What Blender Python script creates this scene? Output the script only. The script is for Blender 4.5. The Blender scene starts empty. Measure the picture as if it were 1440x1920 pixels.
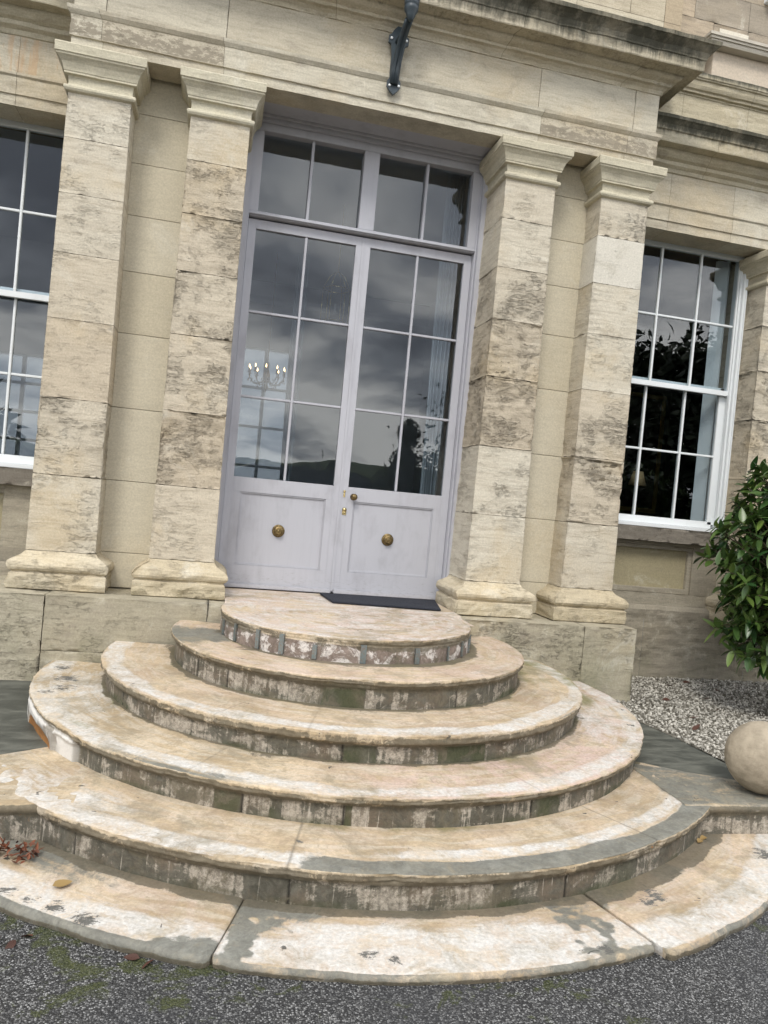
import bpy, bmesh, math, random
from mathutils import Vector, Matrix, noise
random.seed(7)
S = bpy.context.scene
COL = S.collection
rad = math.radians
# ------------------------------------------------------------------ camera
CX, CY, CZ = -1.01802, -5.68831, 0.83100
Rv = Vector((0.9715, -0.21792, 0.09321)); Uv = Vector((-0.08719, 0.03712, 0.9955)); Fv = Vector((0.2204, 0.97526, -0.01706))
cd = bpy.data.cameras.new('camera'); cam = bpy.data.objects.new('camera', cd); COL.objects.link(cam)
M = Matrix.Identity(4)
for i in range(3):
    M[i][0] = Rv[i]; M[i][1] = Uv[i]; M[i][2] = -Fv[i]
M[0][3], M[1][3], M[2][3] = CX, CY, CZ
cam.matrix_world = M
cd.sensor_fit = 'HORIZONTAL'; cd.sensor_width = 36.0; cd.lens = 35.18
cd.clip_start = 0.05; cd.clip_end = 3000
S.camera = cam
# ------------------------------------------------------------------ world, sun, exposure
SUN_EL, SUN_AZ = 48.0, 205.0      # azimuth from +Y clockwise: light comes from behind the camera, a little from the left
w = bpy.data.worlds.new('World'); S.world = w; w.use_nodes = True
nt = w.node_tree; nt.nodes.clear()
def WN(t, **k):
    n = nt.nodes.new(t)
    for a, b in k.items(): setattr(n, a, b)
    return n
out = WN('ShaderNodeOutputWorld'); bg = WN('ShaderNodeBackground')
sky = WN('ShaderNodeTexSky', sky_type='NISHITA', sun_disc=False)
sky.sun_elevation = rad(SUN_EL); sky.sun_rotation = rad(SUN_AZ)
tc = WN('ShaderNodeTexCoord'); sep = WN('ShaderNodeSeparateXYZ'); nt.links.new(tc.outputs['Generated'], sep.inputs[0])
zc = WN('ShaderNodeMath', operation='MAXIMUM'); nt.links.new(sep.outputs[2], zc.inputs[0]); zc.inputs[1].default_value = 0.0
za = WN('ShaderNodeMath', operation='ADD'); nt.links.new(zc.outputs[0], za.inputs[0]); za.inputs[1].default_value = 0.16
dx = WN('ShaderNodeMath', operation='DIVIDE'); dy = WN('ShaderNodeMath', operation='DIVIDE')
nt.links.new(sep.outputs[0], dx.inputs[0]); nt.links.new(za.outputs[0], dx.inputs[1])
nt.links.new(sep.outputs[1], dy.inputs[0]); nt.links.new(za.outputs[0], dy.inputs[1])
cb = WN('ShaderNodeCombineXYZ'); nt.links.new(dx.outputs[0], cb.inputs[0]); nt.links.new(dy.outputs[0], cb.inputs[1])
cn = WN('ShaderNodeTexNoise'); nt.links.new(cb.outputs[0], cn.inputs['Vector'])
cn.inputs['Scale'].default_value = 1.15; cn.inputs['Detail'].default_value = 8; cn.inputs['Roughness'].default_value = 0.55; cn.inputs['Distortion'].default_value = 0.35
cr = WN('ShaderNodeValToRGB'); hz = WN('ShaderNodeMapRange', interpolation_type='SMOOTHSTEP'); nt.links.new(sep.outputs[2], hz.inputs[0])
for i_, v_ in enumerate((.02, .34, .13, .0)): hz.inputs[i_ + 1].default_value = v_
ha = WN('ShaderNodeMath', operation='ADD'); nt.links.new(cn.outputs[0], ha.inputs[0]); nt.links.new(hz.outputs[0], ha.inputs[1])
nt.links.new(ha.outputs[0], cr.inputs[0])
cr.color_ramp.elements[0].position = 0.38; cr.color_ramp.elements[0].color = (2.8, 2.95, 3.45, 1)
cr.color_ramp.elements[1].position = 0.66; cr.color_ramp.elements[1].color = (17.8, 17.4, 16.9, 1)
e = cr.color_ramp.elements.new(0.50); e.color = (6.0, 6.25, 6.9, 1)
mx = WN('ShaderNodeMix', data_type='RGBA'); mx.inputs[0].default_value = 0.92
nt.links.new(sky.outputs[0], mx.inputs[6]); nt.links.new(cr.outputs[0], mx.inputs[7])
nt.links.new(mx.outputs[2], bg.inputs[0]); bg.inputs[1].default_value = 0.15
nt.links.new(bg.outputs[0], out.inputs[0])
sd = bpy.data.lights.new('sun', 'SUN'); sd.energy = 1.5; sd.angle = rad(18); sd.color = (1.0, 0.95, 0.87)
sun = bpy.data.objects.new('sun', sd); COL.objects.link(sun)
sv = Vector((math.sin(rad(SUN_AZ)) * math.cos(rad(SUN_EL)), math.cos(rad(SUN_AZ)) * math.cos(rad(SUN_EL)), math.sin(rad(SUN_EL))))
sun.rotation_euler = sv.to_track_quat('Z', 'Y').to_euler()
S.view_settings.view_transform = 'Standard'; S.view_settings.look = 'None'; S.view_settings.gamma = 1.0
S.view_settings.exposure = 0.5
try:
    S.cycles.max_bounces = 8; S.cycles.transparent_max_bounces = 16; S.cycles.caustics_reflective = False; S.cycles.caustics_refractive = False
    S.cycles.sample_clamp_indirect = 4.0
except Exception: pass
# ------------------------------------------------------------------ material kit
class G:
    def __init__(s, name):
        s.m = bpy.data.materials.new(name); s.m.use_nodes = True; s.t = s.m.node_tree; s.t.nodes.clear()
        s.o = s.t.nodes.new('ShaderNodeOutputMaterial'); s.b = s.t.nodes.new('ShaderNodeBsdfPrincipled')
        s.t.links.new(s.b.outputs[0], s.o.inputs[0])
        s.geo = s.t.nodes.new('ShaderNodeNewGeometry'); s.pos = s.geo.outputs['Position']
    def n(s, t, **k):
        n = s.t.nodes.new(t)
        for a, b in k.items(): setattr(n, a, b)
        return n
    def put(s, sock, v):
        if isinstance(v, bpy.types.NodeSocket): s.t.links.new(v, sock)
        elif isinstance(v, (tuple, list)) and len(v) == 3 and sock.type == 'RGBA': sock.default_value = (*v, 1)
        else: sock.default_value = v
    def vec(s, v, sc):
        n = s.n('ShaderNodeVectorMath', operation='MULTIPLY'); s.put(n.inputs[0], v); n.inputs[1].default_value = sc; return n.outputs[0]
    def vadd(s, a, b):
        n = s.n('ShaderNodeVectorMath', operation='ADD'); s.put(n.inputs[0], a); s.put(n.inputs[1], b); return n.outputs[0]
    def noise(s, v, scale=1., detail=4., rough=.55, dist=0., col=False):
        n = s.n('ShaderNodeTexNoise'); s.put(n.inputs['Vector'], v); n.inputs['Scale'].default_value = scale
        n.inputs['Detail'].default_value = detail; n.inputs['Roughness'].default_value = rough; n.inputs['Distortion'].default_value = dist
        return n.outputs[1 if col else 0]
    def vor(s, v, scale, feature='F1', out=0):
        n = s.n('ShaderNodeTexVoronoi', feature=feature); s.put(n.inputs['Vector'], v); n.inputs['Scale'].default_value = scale; return n.outputs[out]
    def ma(s, op, a, b=0., c=0.):
        n = s.n('ShaderNodeMath', operation=op); s.put(n.inputs[0], a); s.put(n.inputs[1], b)
        if op in ('MULTIPLY_ADD',): s.put(n.inputs[2], c)
        return n.outputs[0]
    def step(s, v, lo, hi, a=0., b=1.):
        n = s.n('ShaderNodeMapRange', interpolation_type='SMOOTHSTEP'); s.put(n.inputs[0], v)
        n.inputs[1].default_value = lo; n.inputs[2].default_value = hi; n.inputs[3].default_value = a; n.inputs[4].default_value = b; return n.outputs[0]
    def mix(s, f, a, b, blend='MIX'):
        n = s.n('ShaderNodeMix', data_type='RGBA', blend_type=blend); s.put(n.inputs[0], f); s.put(n.inputs[6], a); s.put(n.inputs[7], b); return n.outputs[2]
    def ramp(s, f, st):
        n = s.n('ShaderNodeValToRGB'); s.put(n.inputs[0], f); r = n.color_ramp
        r.elements[0].position = st[0][0]; r.elements[0].color = (*st[0][1], 1)
        r.elements[1].position = st[-1][0]; r.elements[1].color = (*st[-1][1], 1)
        for p, c in st[1:-1]: e = r.elements.new(p); e.color = (*c, 1)
        return n.outputs[0]
    def attr(s, name, out='Fac'):
        return s.n('ShaderNodeAttribute', attribute_name=name).outputs[out]
    def xyz(s, v):
        n = s.n('ShaderNodeSeparateXYZ'); s.put(n.inputs[0], v); return n.outputs
    def comb(s, x, y, z):
        n = s.n('ShaderNodeCombineXYZ'); s.put(n.inputs[0], x); s.put(n.inputs[1], y); s.put(n.inputs[2], z); return n.outputs[0]
    def fin(s, col, rough=.85, bump=None, dist=.003, strength=1., spec=.3, metal=0.):
        s.put(s.b.inputs['Base Color'], col); s.put(s.b.inputs['Roughness'], rough)
        s.b.inputs['Specular IOR Level'].default_value = spec; s.b.inputs['Metallic'].default_value = metal
        if bump is not None:
            n = s.n('ShaderNodeBump'); s.put(n.inputs['Height'], bump); n.inputs['Distance'].default_value = dist; n.inputs['Strength'].default_value = strength
            s.t.links.new(n.outputs[0], s.b.inputs['Normal'])
        return s.m

def stone_mat(name, ca, cb, gold=.5, dirt=.5, crust=None, green=None, bumpd=.006, smooth=False):
    g = G(name); P = g.pos; tone = g.attr('tone'); ER = g.attr('er')
    wob = g.vec(g.noise(P, 2.2, 3, col=True), (.12, .12, .07)); Pw = g.vadd(P, wob)
    big = g.noise(Pw, 1.3, 5, .6)
    bed = g.noise(g.vec(Pw, (1.2, 1.2, 12.)), 3.0, 10, .80)
    blot = g.noise(g.vec(Pw, (1., 1., 1.7)), 4.2, 8, .72, .3)
    fine = g.noise(P, 75, 4, .75)
    flake = g.noise(g.vec(Pw, (1., 1., 3.2)), 15, 9, .78)
    patch = g.step(g.noise(Pw, 4.6, 6, .7), .44, .60)
    rg = g.ma('ABSOLUTE', g.ma('SUBTRACT', g.noise(g.vec(Pw, (1., 1., 4.2)), 7, 7, .72), .5))
    crackm = g.ma('MULTIPLY', g.step(rg, .0, .022, 1., 0.), patch)
    col = g.mix(g.step(tone, 0., 1.), ca, cb)
    col = g.mix(g.ma('MULTIPLY', g.step(bed, .42, .66), .22 if smooth else .60), col, [q * .66 for q in cb])
    col = g.mix(g.ma('MULTIPLY', g.step(big, .48, .70), gold), col, (.50, .385, .215))
    col = g.mix(g.ma('MULTIPLY', g.step(blot, .50, .72), dirt), col, (.235, .205, .165))
    col = g.mix(g.ma('MULTIPLY', g.step(g.noise(Pw, 2.6, 7, .75, .5), .54, .70), .55), col, (.60, .57, .48))
    col = g.mix(g.step(tone, 1.4, 1.9), col, g.mix(g.step(blot, .5, .7), (.60, .57, .49), (.48, .45, .37)))
    col = g.mix(1.0, col, g.mix(fine, (.62, .62, .62), (1.36, 1.36, 1.36)), 'MULTIPLY')
    deep = g.step(flake, .38, .52, 1., 0.)
    ea = g.ma('MULTIPLY', g.step(ER, .05, .9), g.step(patch, 0., 1., .25, 1.))
    col = g.mix(g.ma('MULTIPLY', g.ma('MULTIPLY', deep, ea), .22), col, (.27, .215, .145))
    col = g.mix(g.ma('MULTIPLY', g.ma('MULTIPLY', crackm, ea), .36), col, (.11, .09, .065))
    if green:
        z = g.xyz(P)[2]
        gm = g.ma('MULTIPLY', g.step(z, green[0], green[1], 1., 0.), g.step(g.noise(g.vec(Pw, (1, 1, .6)), 3.2, 8, .7), .42, .66))
        col = g.mix(g.ma('MULTIPLY', gm, green[2]), col, (.175, .18, .095))
    if name.startswith('entab'):
        q = g.xyz(P); band = g.ma('MULTIPLY', g.step(q[2], 3.842, 3.850), g.step(q[2], 3.978, 3.988, 1., 0.))
        side = g.ma('MULTIPLY', g.step(q[1], .10, .12, 1., 0.), g.ma('ADD', g.step(q[0], -1.24, -1.22, 1., 0.), g.step(q[0], 1.238, 1.25, 0., 1.)))
        run = g.ma('MULTIPLY', g.ma('MULTIPLY', g.step(q[1], .30, .38), g.step(q[0], -2.2, -2.3)), g.step(g.noise(g.vec(P, (9, 9, 1.1)), 1.4, 6, .7), .48, .60))
        col = g.mix(g.ma('MULTIPLY', g.ma('MULTIPLY', run, g.step(q[2], 3.69, 3.72)), .55), col, (.50, .33, .19))
        up = g.step(g.ma('ADD', g.noise(g.vec(P, (1, 1, 2)), 16, 8, .8), g.step(q[2], 3.90, 3.99, .0, -.10)), .42, .50)
        col = g.mix(g.ma('MULTIPLY', g.ma('MULTIPLY', g.ma('MULTIPLY', band, side), up), .8), col, (.235, .205, .155))
    if crust:
        z = g.xyz(P)[2]; zz = g.ma('ADD', z, g.ma('MULTIPLY', g.ma('SUBTRACT', g.noise(g.vec(P, (9, 9, .7)), 2.4, 6, .75), .5), crust[2]))
        dk = g.step(zz, crust[0], crust[1])
        dk = g.ma('MULTIPLY', dk, g.step(g.noise(g.vec(P, (1, 1, .2)), 3.0, 6, .75), .34, .54, .6, 1.))
        col = g.mix(g.ma('MULTIPLY', dk, .93), col, g.mix(fine, (.030, .031, .024), (.075, .075, .055)))
    if smooth: return g.fin(col, .88, g.noise(P, 30, 4, .6), .0012)
    h = g.ma('MULTIPLY', g.ma('ADD', flake, g.ma('MULTIPLY', crackm, -.35)), g.ma('MULTIPLY', g.step(ER, 0., 1., .22, 1.6), g.step(patch, 0., 1., .5, 1.)))
    h = g.ma('ADD', h, g.ma('MULTIPLY', fine, .16))
    return g.fin(col, .92, h, bumpd)

M_shaft = stone_mat('weathered_limestone', (.595, .555, .455), (.505, .43, .32), .42, .16, bumpd=.018)
M_smooth = stone_mat('smooth_limestone', (.54, .495, .385), (.51, .46, .345), .15, .14, smooth=True)
M_niche = M_smooth
M_entab = stone_mat('entablature_limestone', (.565, .53, .43), (.485, .435, .335), .35, .42)
M_corn = stone_mat('crusted_cornice_limestone', (.53, .48, .37), (.46, .41, .30), .2, .5, crust=(4.48, 4.58, .24))
M_wcorn = stone_mat('crusted_wing_cornice_limestone', (.50, .46, .35), (.45, .40, .29), .2, .5, crust=(4.18, 4.25, .16))
M_cap = stone_mat('capital_limestone', (.56, .525, .405), (.51, .465, .345), .15, .36, bumpd=.005)
M_base = stone_mat('base_limestone', (.57, .51, .385), (.50, .43, .30), .35, .36, green=(-.05, .12, .30), bumpd=.016)
M_plinth = stone_mat('mossy_plinth_limestone', (.46, .42, .32), (.37, .335, .25), .2, .55, green=(-.7, .2, .50), bumpd=.014)
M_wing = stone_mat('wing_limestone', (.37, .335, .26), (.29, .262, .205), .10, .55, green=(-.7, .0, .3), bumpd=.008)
M_pale = stone_mat('pale_new_stone', (.66, .62, .52), (.66, .62, .52), 0., .05, smooth=True)
M_panel = stone_mat('ochre_render', (.34, .30, .19), (.34, .30, .19), .1, .25, smooth=True)

def paint(name, c, rough=.45, var=.08, dirt=(.3, .27, .22)):
    g = G(name); n = g.noise(g.vec(g.pos, (1, 1, .5)), 6, 5, .6)
    col = g.mix(g.ma('MULTIPLY', g.step(n, .5, .75), var * 3), c, dirt)
    if name.startswith('lilac'):
        z = g.xyz(g.pos)[2]; sc = g.noise(g.vec(g.pos, (1, 1, 3.)), 22, 8, .8)
        col = g.mix(g.ma('MULTIPLY', g.step(g.ma('ADD', sc, g.step(z, .0, .30, .12, -.04)), .60, .76), .38), col, (.20, .19, .175))
        col = g.mix(g.ma('MULTIPLY', g.step(g.noise(g.vec(g.pos, (60, 60, 1.5)), 1, 4, .7), .5, .75), .16), col, (.30, .30, .33))
    return g.fin(col, g.step(n, .3, .7, rough - .06, rough + .1), g.noise(g.vec(g.pos, (60, 60, 8)), 1, 3), .0010, spec=.4)
M_grey = paint('lilac_grey_paint', (.435, .440, .475), .42, .11, (.24, .23, .25))
M_white = paint('white_window_paint', (.74, .77, .78), .4, .04, (.5, .5, .48))
M_iron = paint('blue_black_iron_paint', (.035, .05, .06), .4, .1, (.06, .06, .06))
def metal(name, c, rough, dark):
    g = G(name); n = g.noise(g.pos, 90, 4, .7)
    return g.fin(g.mix(g.step(n, .4, .65), c, dark), g.step(n, .3, .7, rough - .1, rough + .15), n, .0008, metal=1., spec=.5)
M_brass = metal('aged_brass', (.30, .22, .10), .38, (.09, .065, .035))
M_brass2 = metal('polished_brass', (.72, .60, .32), .22, (.5, .38, .16))
M_zinc = metal('corroded_zinc', (.24, .30, .31), .5, (.30, .27, .24))
g = G('window_glass')
fr = g.n('ShaderNodeFresnel'); g.put(fr.inputs[0], g.step(g.geo.outputs['Backfacing'], 0., 1., 1.62, 1 / 1.62))
wv = g.n('ShaderNodeBump'); g.put(wv.inputs['Height'], g.noise(g.pos, 2.2, 2, .5)); wv.inputs['Distance'].default_value = .012; wv.inputs['Strength'].default_value = .10
gl = g.n('ShaderNodeBsdfGlossy'); gl.inputs['Roughness'].default_value = 0.0; g.t.links.new(wv.outputs[0], gl.inputs['Normal'])
tr = g.n('ShaderNodeBsdfTransparent'); tr.inputs[0].default_value = (.86, .90, .92, 1)
ms = g.n('ShaderNodeMixShader'); g.t.links.new(fr.outputs[0], ms.inputs[0]); g.t.links.new(tr.outputs[0], ms.inputs[1]); g.t.links.new(gl.outputs[0], ms.inputs[2])
g.t.links.new(ms.outputs[0], g.o.inputs[0]); M_glass = g.m
# ------------------------------------------------------------------ object kit
def tag(o, label=None, cat=None, group=None, kind=None):
    if label: o['label'] = label
    if cat: o['category'] = cat
    if group: o['group'] = group
    if kind: o['kind'] = kind
    return o
def empty(name, loc, label=None, cat=None, group=None):
    o = bpy.data.objects.new(name, None); COL.objects.link(o); o.location = loc; o.empty_display_size = .2
    return tag(o, label, cat, group)
bpy.context.view_layer.update()
def inv_of(p):
    m = Matrix.Identity(4)
    q = p
    while q is not None:
        m = Matrix.Translation(q.location) @ (q.rotation_euler.to_matrix().to_4x4()) @ m if q.parent is None else m
        q = q.parent
    return m.inverted()
def link(o, parent):
    COL.objects.link(o)
    if parent is not None:
        o.parent = parent
        root = parent
        while root.parent is not None: root = root.parent
        if parent is root: o.matrix_parent_inverse = Matrix.Translation(-Vector(root.location))
    return o
def obj(name, bm, m, parent=None, smooth=False, label=None, recalc=True):
    if recalc: bmesh.ops.recalc_face_normals(bm, faces=bm.faces)
    me = bpy.data.meshes.new(name); bm.to_mesh(me); bm.free()
    for k in (m if isinstance(m, (list, tuple)) else [m]): me.materials.append(k)
    if smooth: me.shade_smooth()
    o = link(bpy.data.objects.new(name, me), parent)
    if label: o['label'] = label
    return o
def NB():
    bm = bmesh.new(); bm.verts.layers.float.new('tone'); bm.verts.layers.float.new('er'); return bm
def box(bm, x0, x1, y0, y1, z0, z1, bev=0., mi=0, tone=None):
    vs = [bm.verts.new((x, y, z)) for x in (x0, x1) for y in (y0, y1) for z in (z0, z1)]
    f = [bm.faces.new([vs[i] for i in q]) for q in ((0, 1, 3, 2), (4, 6, 7, 5), (0, 4, 5, 1), (2, 3, 7, 6), (0, 2, 6, 4), (1, 5, 7, 3))]
    for q in f: q.material_index = mi
    if bev:
        r = bmesh.ops.bevel(bm, geom=list({e for q in f for e in q.edges}), offset=bev, segments=2, affect='EDGES')
    return vs
def lathe(bm, prof, seg=32, axis='Z', org=(0, 0, 0), mi=0):
    rings = []
    for r, h in prof:
        ring = []
        for i in range(seg):
            a = 2 * math.pi * i / seg; c, s = r * math.cos(a), r * math.sin(a)
            p = (c, s, h) if axis == 'Z' else ((c, -h, s) if axis == 'Y' else (h, c, s))
            ring.append(bm.verts.new(Vector(org) + Vector(p)))
        rings.append(ring)
    for a, b in zip(rings, rings[1:]):
        for i in range(seg):
            f = bm.faces.new((a[i], a[(i + 1) % seg], b[(i + 1) % seg], b[i])); f.material_index = mi; f.smooth = True
    for ring in (rings[0], rings[-1]):
        try: bm.faces.new(ring).material_index = mi
        except Exception: pass
def tube(bm, pts, r, seg=8, mi=0, r1=None):
    pts = [Vector(p) for p in pts]; rings = []; n = len(pts)
    for i, p in enumerate(pts):
        d = (pts[min(i + 1, n - 1)] - pts[max(i - 1, 0)]).normalized()
        a = d.cross(Vector((0, 0, 1)) if abs(d.z) < .9 else Vector((1, 0, 0))).normalized(); b = d.cross(a)
        rr = r if r1 is None else r + (r1 - r) * i / (n - 1)
        rings.append([bm.verts.new(p + a * rr * math.cos(t) + b * rr * math.sin(t)) for t in [2 * math.pi * k / seg for k in range(seg)]])
    for a, b in zip(rings, rings[1:]):
        for i in range(seg):
            f = bm.faces.new((a[i], a[(i + 1) % seg], b[(i + 1) % seg], b[i])); f.material_index = mi; f.smooth = True
    bm.faces.new(rings[0][::-1]); bm.faces.new(rings[-1])
def lat(a, b, res, e=.004):
    L = b - a
    if L < 4 * e: return [a, b]
    n = max(1, int(round((L - 2 * e) / res)))
    return [a] + [a + e + (L - 2 * e) * i / n for i in range(n + 1)] + [b]
def N3(x, y, z): return noise.noise(Vector((x, y, z)))
def block(bm, x0, x1, y0, y1, z0, z1, res=.025, tone=.3, rough=.002, chip=.006, sides='-x+x-y+z-z', seed=0., taper=None):
    """one dressed stone: lattice box, arrises worn, faces eroded along the bedding"""
    X = lat(x0, x1, res); Y = lat(y0, y1, max(res, .03)); Z = lat(z0, z1, res); V = {}
    L = bm.verts.layers.float['tone']; LE = bm.verts.layers.float['er']; nx, ny, nz = len(X) - 1, len(Y) - 1, len(Z) - 1
    def vt(i, j, k):
        q = (i, j, k)
        if q in V: return V[q]
        p = Vector((X[i], Y[j], Z[k])); n = Vector((-(i == 0) + (i == nx), -(j == 0) + (j == ny), -(k == 0) + (k == nz)))
        ne = sum(1 for t in n if t)
        s = seed
        r = N3(p.x * 3 + s, p.y * 3, p.z * 9) * .5 + N3(p.x * 9 + s, p.y * 9, p.z * 34) * .35 + N3(p.x * 22, p.y * 22 + s, p.z * 60) * .25
        zone = max(0., min(1., .5 + 1.6 * N3(p.x * 1.7 + s * 1.3, p.y * 1.7, p.z * 2.1 + s)))
        d = rough * (.25 + .9 * zone) * max(0, r + .35)
        if ne >= 2:
            c = abs(N3(p.x * 7 + s, p.y * 7 + 5, p.z * 7)); c2 = max(0, N3(p.x * 16 - s, p.y * 16, p.z * 16) - .22)
            d = .0005 + chip * (.9 * c ** 3 + 2.2 * c2 * (.3 + zone))
            p = p - Vector([t * d for t in n])
        else: p = p - n * d
        if taper:
            za, zb, t, xc, xh = taper; f = max(0, min(1, (p.z - za) / (zb - za))); p.x = xc + (p.x - xc) * (1 - f * t / xh)
        v = bm.verts.new(p); v[L] = tone; v[LE] = min(1.2, (rough - .003) / .018) * (.25 + .95 * zone); V[q] = v; return v
    def face(*a):
        f = bm.faces.new([vt(*q) for q in a]); f.smooth = True
    if '-y' in sides:
        for i in range(nx):
            for k in range(nz): face((i, 0, k), (i + 1, 0, k), (i + 1, 0, k + 1), (i, 0, k + 1))
    if '+y' in sides:
        for i in range(nx):
            for k in range(nz): face((i, ny, k), (i, ny, k + 1), (i + 1, ny, k + 1), (i + 1, ny, k))
    for t, s in ((0, '-x'), (nx, '+x')):
        if s in sides:
            for j in range(ny):
                for k in range(nz):
                    q = [(t, j, k), (t, j, k + 1), (t, j + 1, k + 1), (t, j + 1, k)]
                    face(*(q if t == 0 else q[::-1]))
    for t, s in ((0, '-z'), (nz, '+z')):
        if s in sides:
            for i in range(nx):
                for j in range(ny):
                    q = [(i, j, t), (i, j + 1, t), (i + 1, j + 1, t), (i + 1, j, t)]
                    face(*(q if t == 0 else q[::-1]))
def sweep(bm, prof, path, res=.03, joints=(), rough=.001, chip=0., tones=None, seed=0., gap=.0012, sub=.02, crack=0.):
    """moulding profile [(out, z)] swept round the plan path (outside on the right-hand side when walking it)"""
    P = []
    for a, b in zip(prof, prof[1:]):                     # subdivide tall flats
        L = math.hypot(b[0] - a[0], b[1] - a[1]); n = max(1, int(L / sub))
        for i in range(n): P.append((a[0] + (b[0] - a[0]) * i / n, a[1] + (b[1] - a[1]) * i / n))
    P.append(prof[-1])
    pts = [Vector((x, y, 0)) for x, y in path]; nrm = []
    for i in range(len(pts)):
        ds = []
        if i > 0: ds.append((pts[i] - pts[i - 1]).normalized())
        if i < len(pts) - 1: ds.append((pts[i + 1] - pts[i]).normalized())
        ns = [Vector((d.y, -d.x, 0)) for d in ds]
        if len(ns) == 1: nrm.append(ns[0])
        else:
            m = (ns[0] + ns[1]).normalized(); nrm.append(m / max(.3, m.dot(ns[0])))
    LT = bm.verts.layers.float['tone']; LE = bm.verts.layers.float['er']; tn = random.random() if tones is None else tones[0]; ti = 0
    prev = None; total = 0
    for i in range(len(pts) - 1):
        a, b = pts[i], pts[i + 1]; L = (b - a).length; n = max(1, int(L / res)); ts = [k / n for k in range(n + 1)]
        cuts = []
        d = (b - a).normalized()
        for jx in joints:                                # joints given as x positions on segments running along x
            if abs(d.x) > .9:
                t = (jx - a.x) / (b.x - a.x)
                if .01 < t < .99: cuts.append(t)
        allt = sorted([(t, 0) for t in ts if all(abs(t - c) * L > .008 for c in cuts)] + [(c - gap / L, 1) for c in cuts] + [(c + gap / L, 2) for c in cuts])
        for idx, (t, kd) in enumerate(allt):
            if i > 0 and idx == 0: continue
            if kd == 2:
                prev = None; ti += 1; tn = random.random() if tones is None else tones[ti % len(tones)]
            c = a.lerp(b, t); nn = nrm[i].lerp(nrm[i + 1], t) if (t in (0, 1)) else Vector((d.y, -d.x, 0))
            # offset grows linearly between mitres so corners close
            ring = []
            for q, z in P:
                off = a + nrm[i] * q; off2 = b + nrm[i + 1] * q; p = off.lerp(off2, t); p.z = z
                e = rough * (.5 + N3(p.x * 6 + seed, p.y * 6, z * 20)) + chip * (1.6 * max(0, N3(p.x * 9 + seed, p.y * 9 + 3, z * 9) - .12) + .7 * max(0, N3(p.x * 26 + seed, p.y * 26 + 3, z * 26) - .15))
                p -= Vector((d.y, -d.x, 0)) * e
                v = bm.verts.new(p); v[LT] = tn; v[LE] = min(1., rough / .012) * (.4 + .6 * N3(p.x * 2, p.y * 2, z * 4 + seed)); ring.append(v)
            if prev:
                for k in range(len(P) - 1):
                    bm.faces.new((prev[k], ring[k], ring[k + 1], prev[k + 1]))
            prev = ring
            if kd == 1: prev = ring
    return bm
# ------------------------------------------------------------------ ground
GZ = -.80
g = G('asphalt_chippings'); P = g.pos
cell = g.vor(P, 150., out=1); cs = g.xyz(cell); d1 = g.vor(P, 150., out=0)
v = g.ma('MULTIPLY', cs[0], cs[0])
base = g.ramp(v, [(0, (.034, .034, .033)), (.15, (.080, .080, .078)), (.5, (.165, .165, .160)), (1, (.38, .38, .37))])
base = g.mix(g.step(d1, .42, .70), base, (.026, .026, .026))
base = g.mix(g.ma('MULTIPLY', g.step(g.noise(P, 1.6, 5, .6), .42, .7), .45), base, (.05, .052, .056))
xy = g.xyz(P); rr = g.ma('SQRT', g.ma('ADD', g.ma('MULTIPLY', xy[0], xy[0]), g.ma('POWER', g.ma('ADD', xy[1], .553), 2.)))
near = g.step(rr, 2.75, 3.35, 1., 0.)
left = g.step(xy[0], -.3, -1.7, .0, .32)
mossn = g.noise(P, 5.5, 6, .7, .5)
moss = g.step(g.ma('ADD', mossn, g.ma('ADD', g.ma('MULTIPLY', near, .10), g.ma('MULTIPLY', g.ma('MULTIPLY', near, left), .40))), .665, .745)
base = g.mix(g.ma('MULTIPLY', moss, .8), base, g.mix(cs[1], (.028, .038, .010), (.075, .085, .022)))
h = g.ma('SUBTRACT', g.ma('MULTIPLY', cs[2], .6), d1)
M_asph = g.fin(base, g.step(cs[1], 0, 1, .5, .85), h, .006, spec=.4)
bm = bmesh.new()
def quad(bm, pts, mi=0):
    f = bm.faces.new([bm.verts.new(p) for p in pts]); f.material_index = mi
quad(bm, [(-600, -900, GZ), (600, -900, GZ), (600, 300, GZ), (-600, 300, GZ)])
tag(obj('ground', bm, M_asph), kind='structure')
# ------------------------------------------------------------------ semicircular steps
PY = -.28                                             # front face of the portico plinth
ST = [(-.045, -.52, .870, 0., -.148, .038), (-.02, -.565, 1.205, -.148, -.314, .038), (-.035, -.58, 1.60, -.314, -.463, .05),
      (-.035, -.577, 1.987, -.463, -.608, .040), (-.003, -.505, 2.43, -.608, -.764, .044)]
g = G('peeling_painted_step_stone'); P = g.pos
W = g.attr('wht'); DK = g.attr('drk'); GR = g.attr('gry'); AL = g.attr('alg'); RI = g.attr('ris'); SS = g.attr('arc'); DD = g.attr('dst'); BT = g.attr('blk'); ORG = g.attr('org'); PK = g.attr('pnk')
Pw = g.vadd(P, g.vec(g.noise(P, 3., 4, .6, col=True), (.30, .30, .30)))
uv = g.comb(SS, g.ma('MULTIPLY', DD, 1.0), 0.)
n1 = g.noise(Pw, 4.6, 10, .80, .5); n2 = g.noise(Pw, 2.1, 6, .6); n3 = g.noise(Pw, 11., 8, .76, .5); fine = g.noise(P, 60, 4, .7)
ring = g.noise(g.comb(g.ma('MULTIPLY', SS, 2.2), g.ma('MULTIPLY', DD, 13.), 0.), 1.3, 7, .66, .5)
tread = g.mix(g.step(n2, .38, .64), (.56, .450, .305), (.37, .285, .175))
tread = g.mix(g.ma('MULTIPLY', g.step(ring, .42, .62), .60), tread, (.58, .525, .43))
tread = g.mix(g.ma('MULTIPLY', g.step(n3, .46, .64), .70), tread, (.34, .27, .175))
tread = g.mix(g.ma('MULTIPLY', PK, g.step(n1, .40, .6)), tread, (.56, .42, .365))
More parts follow.
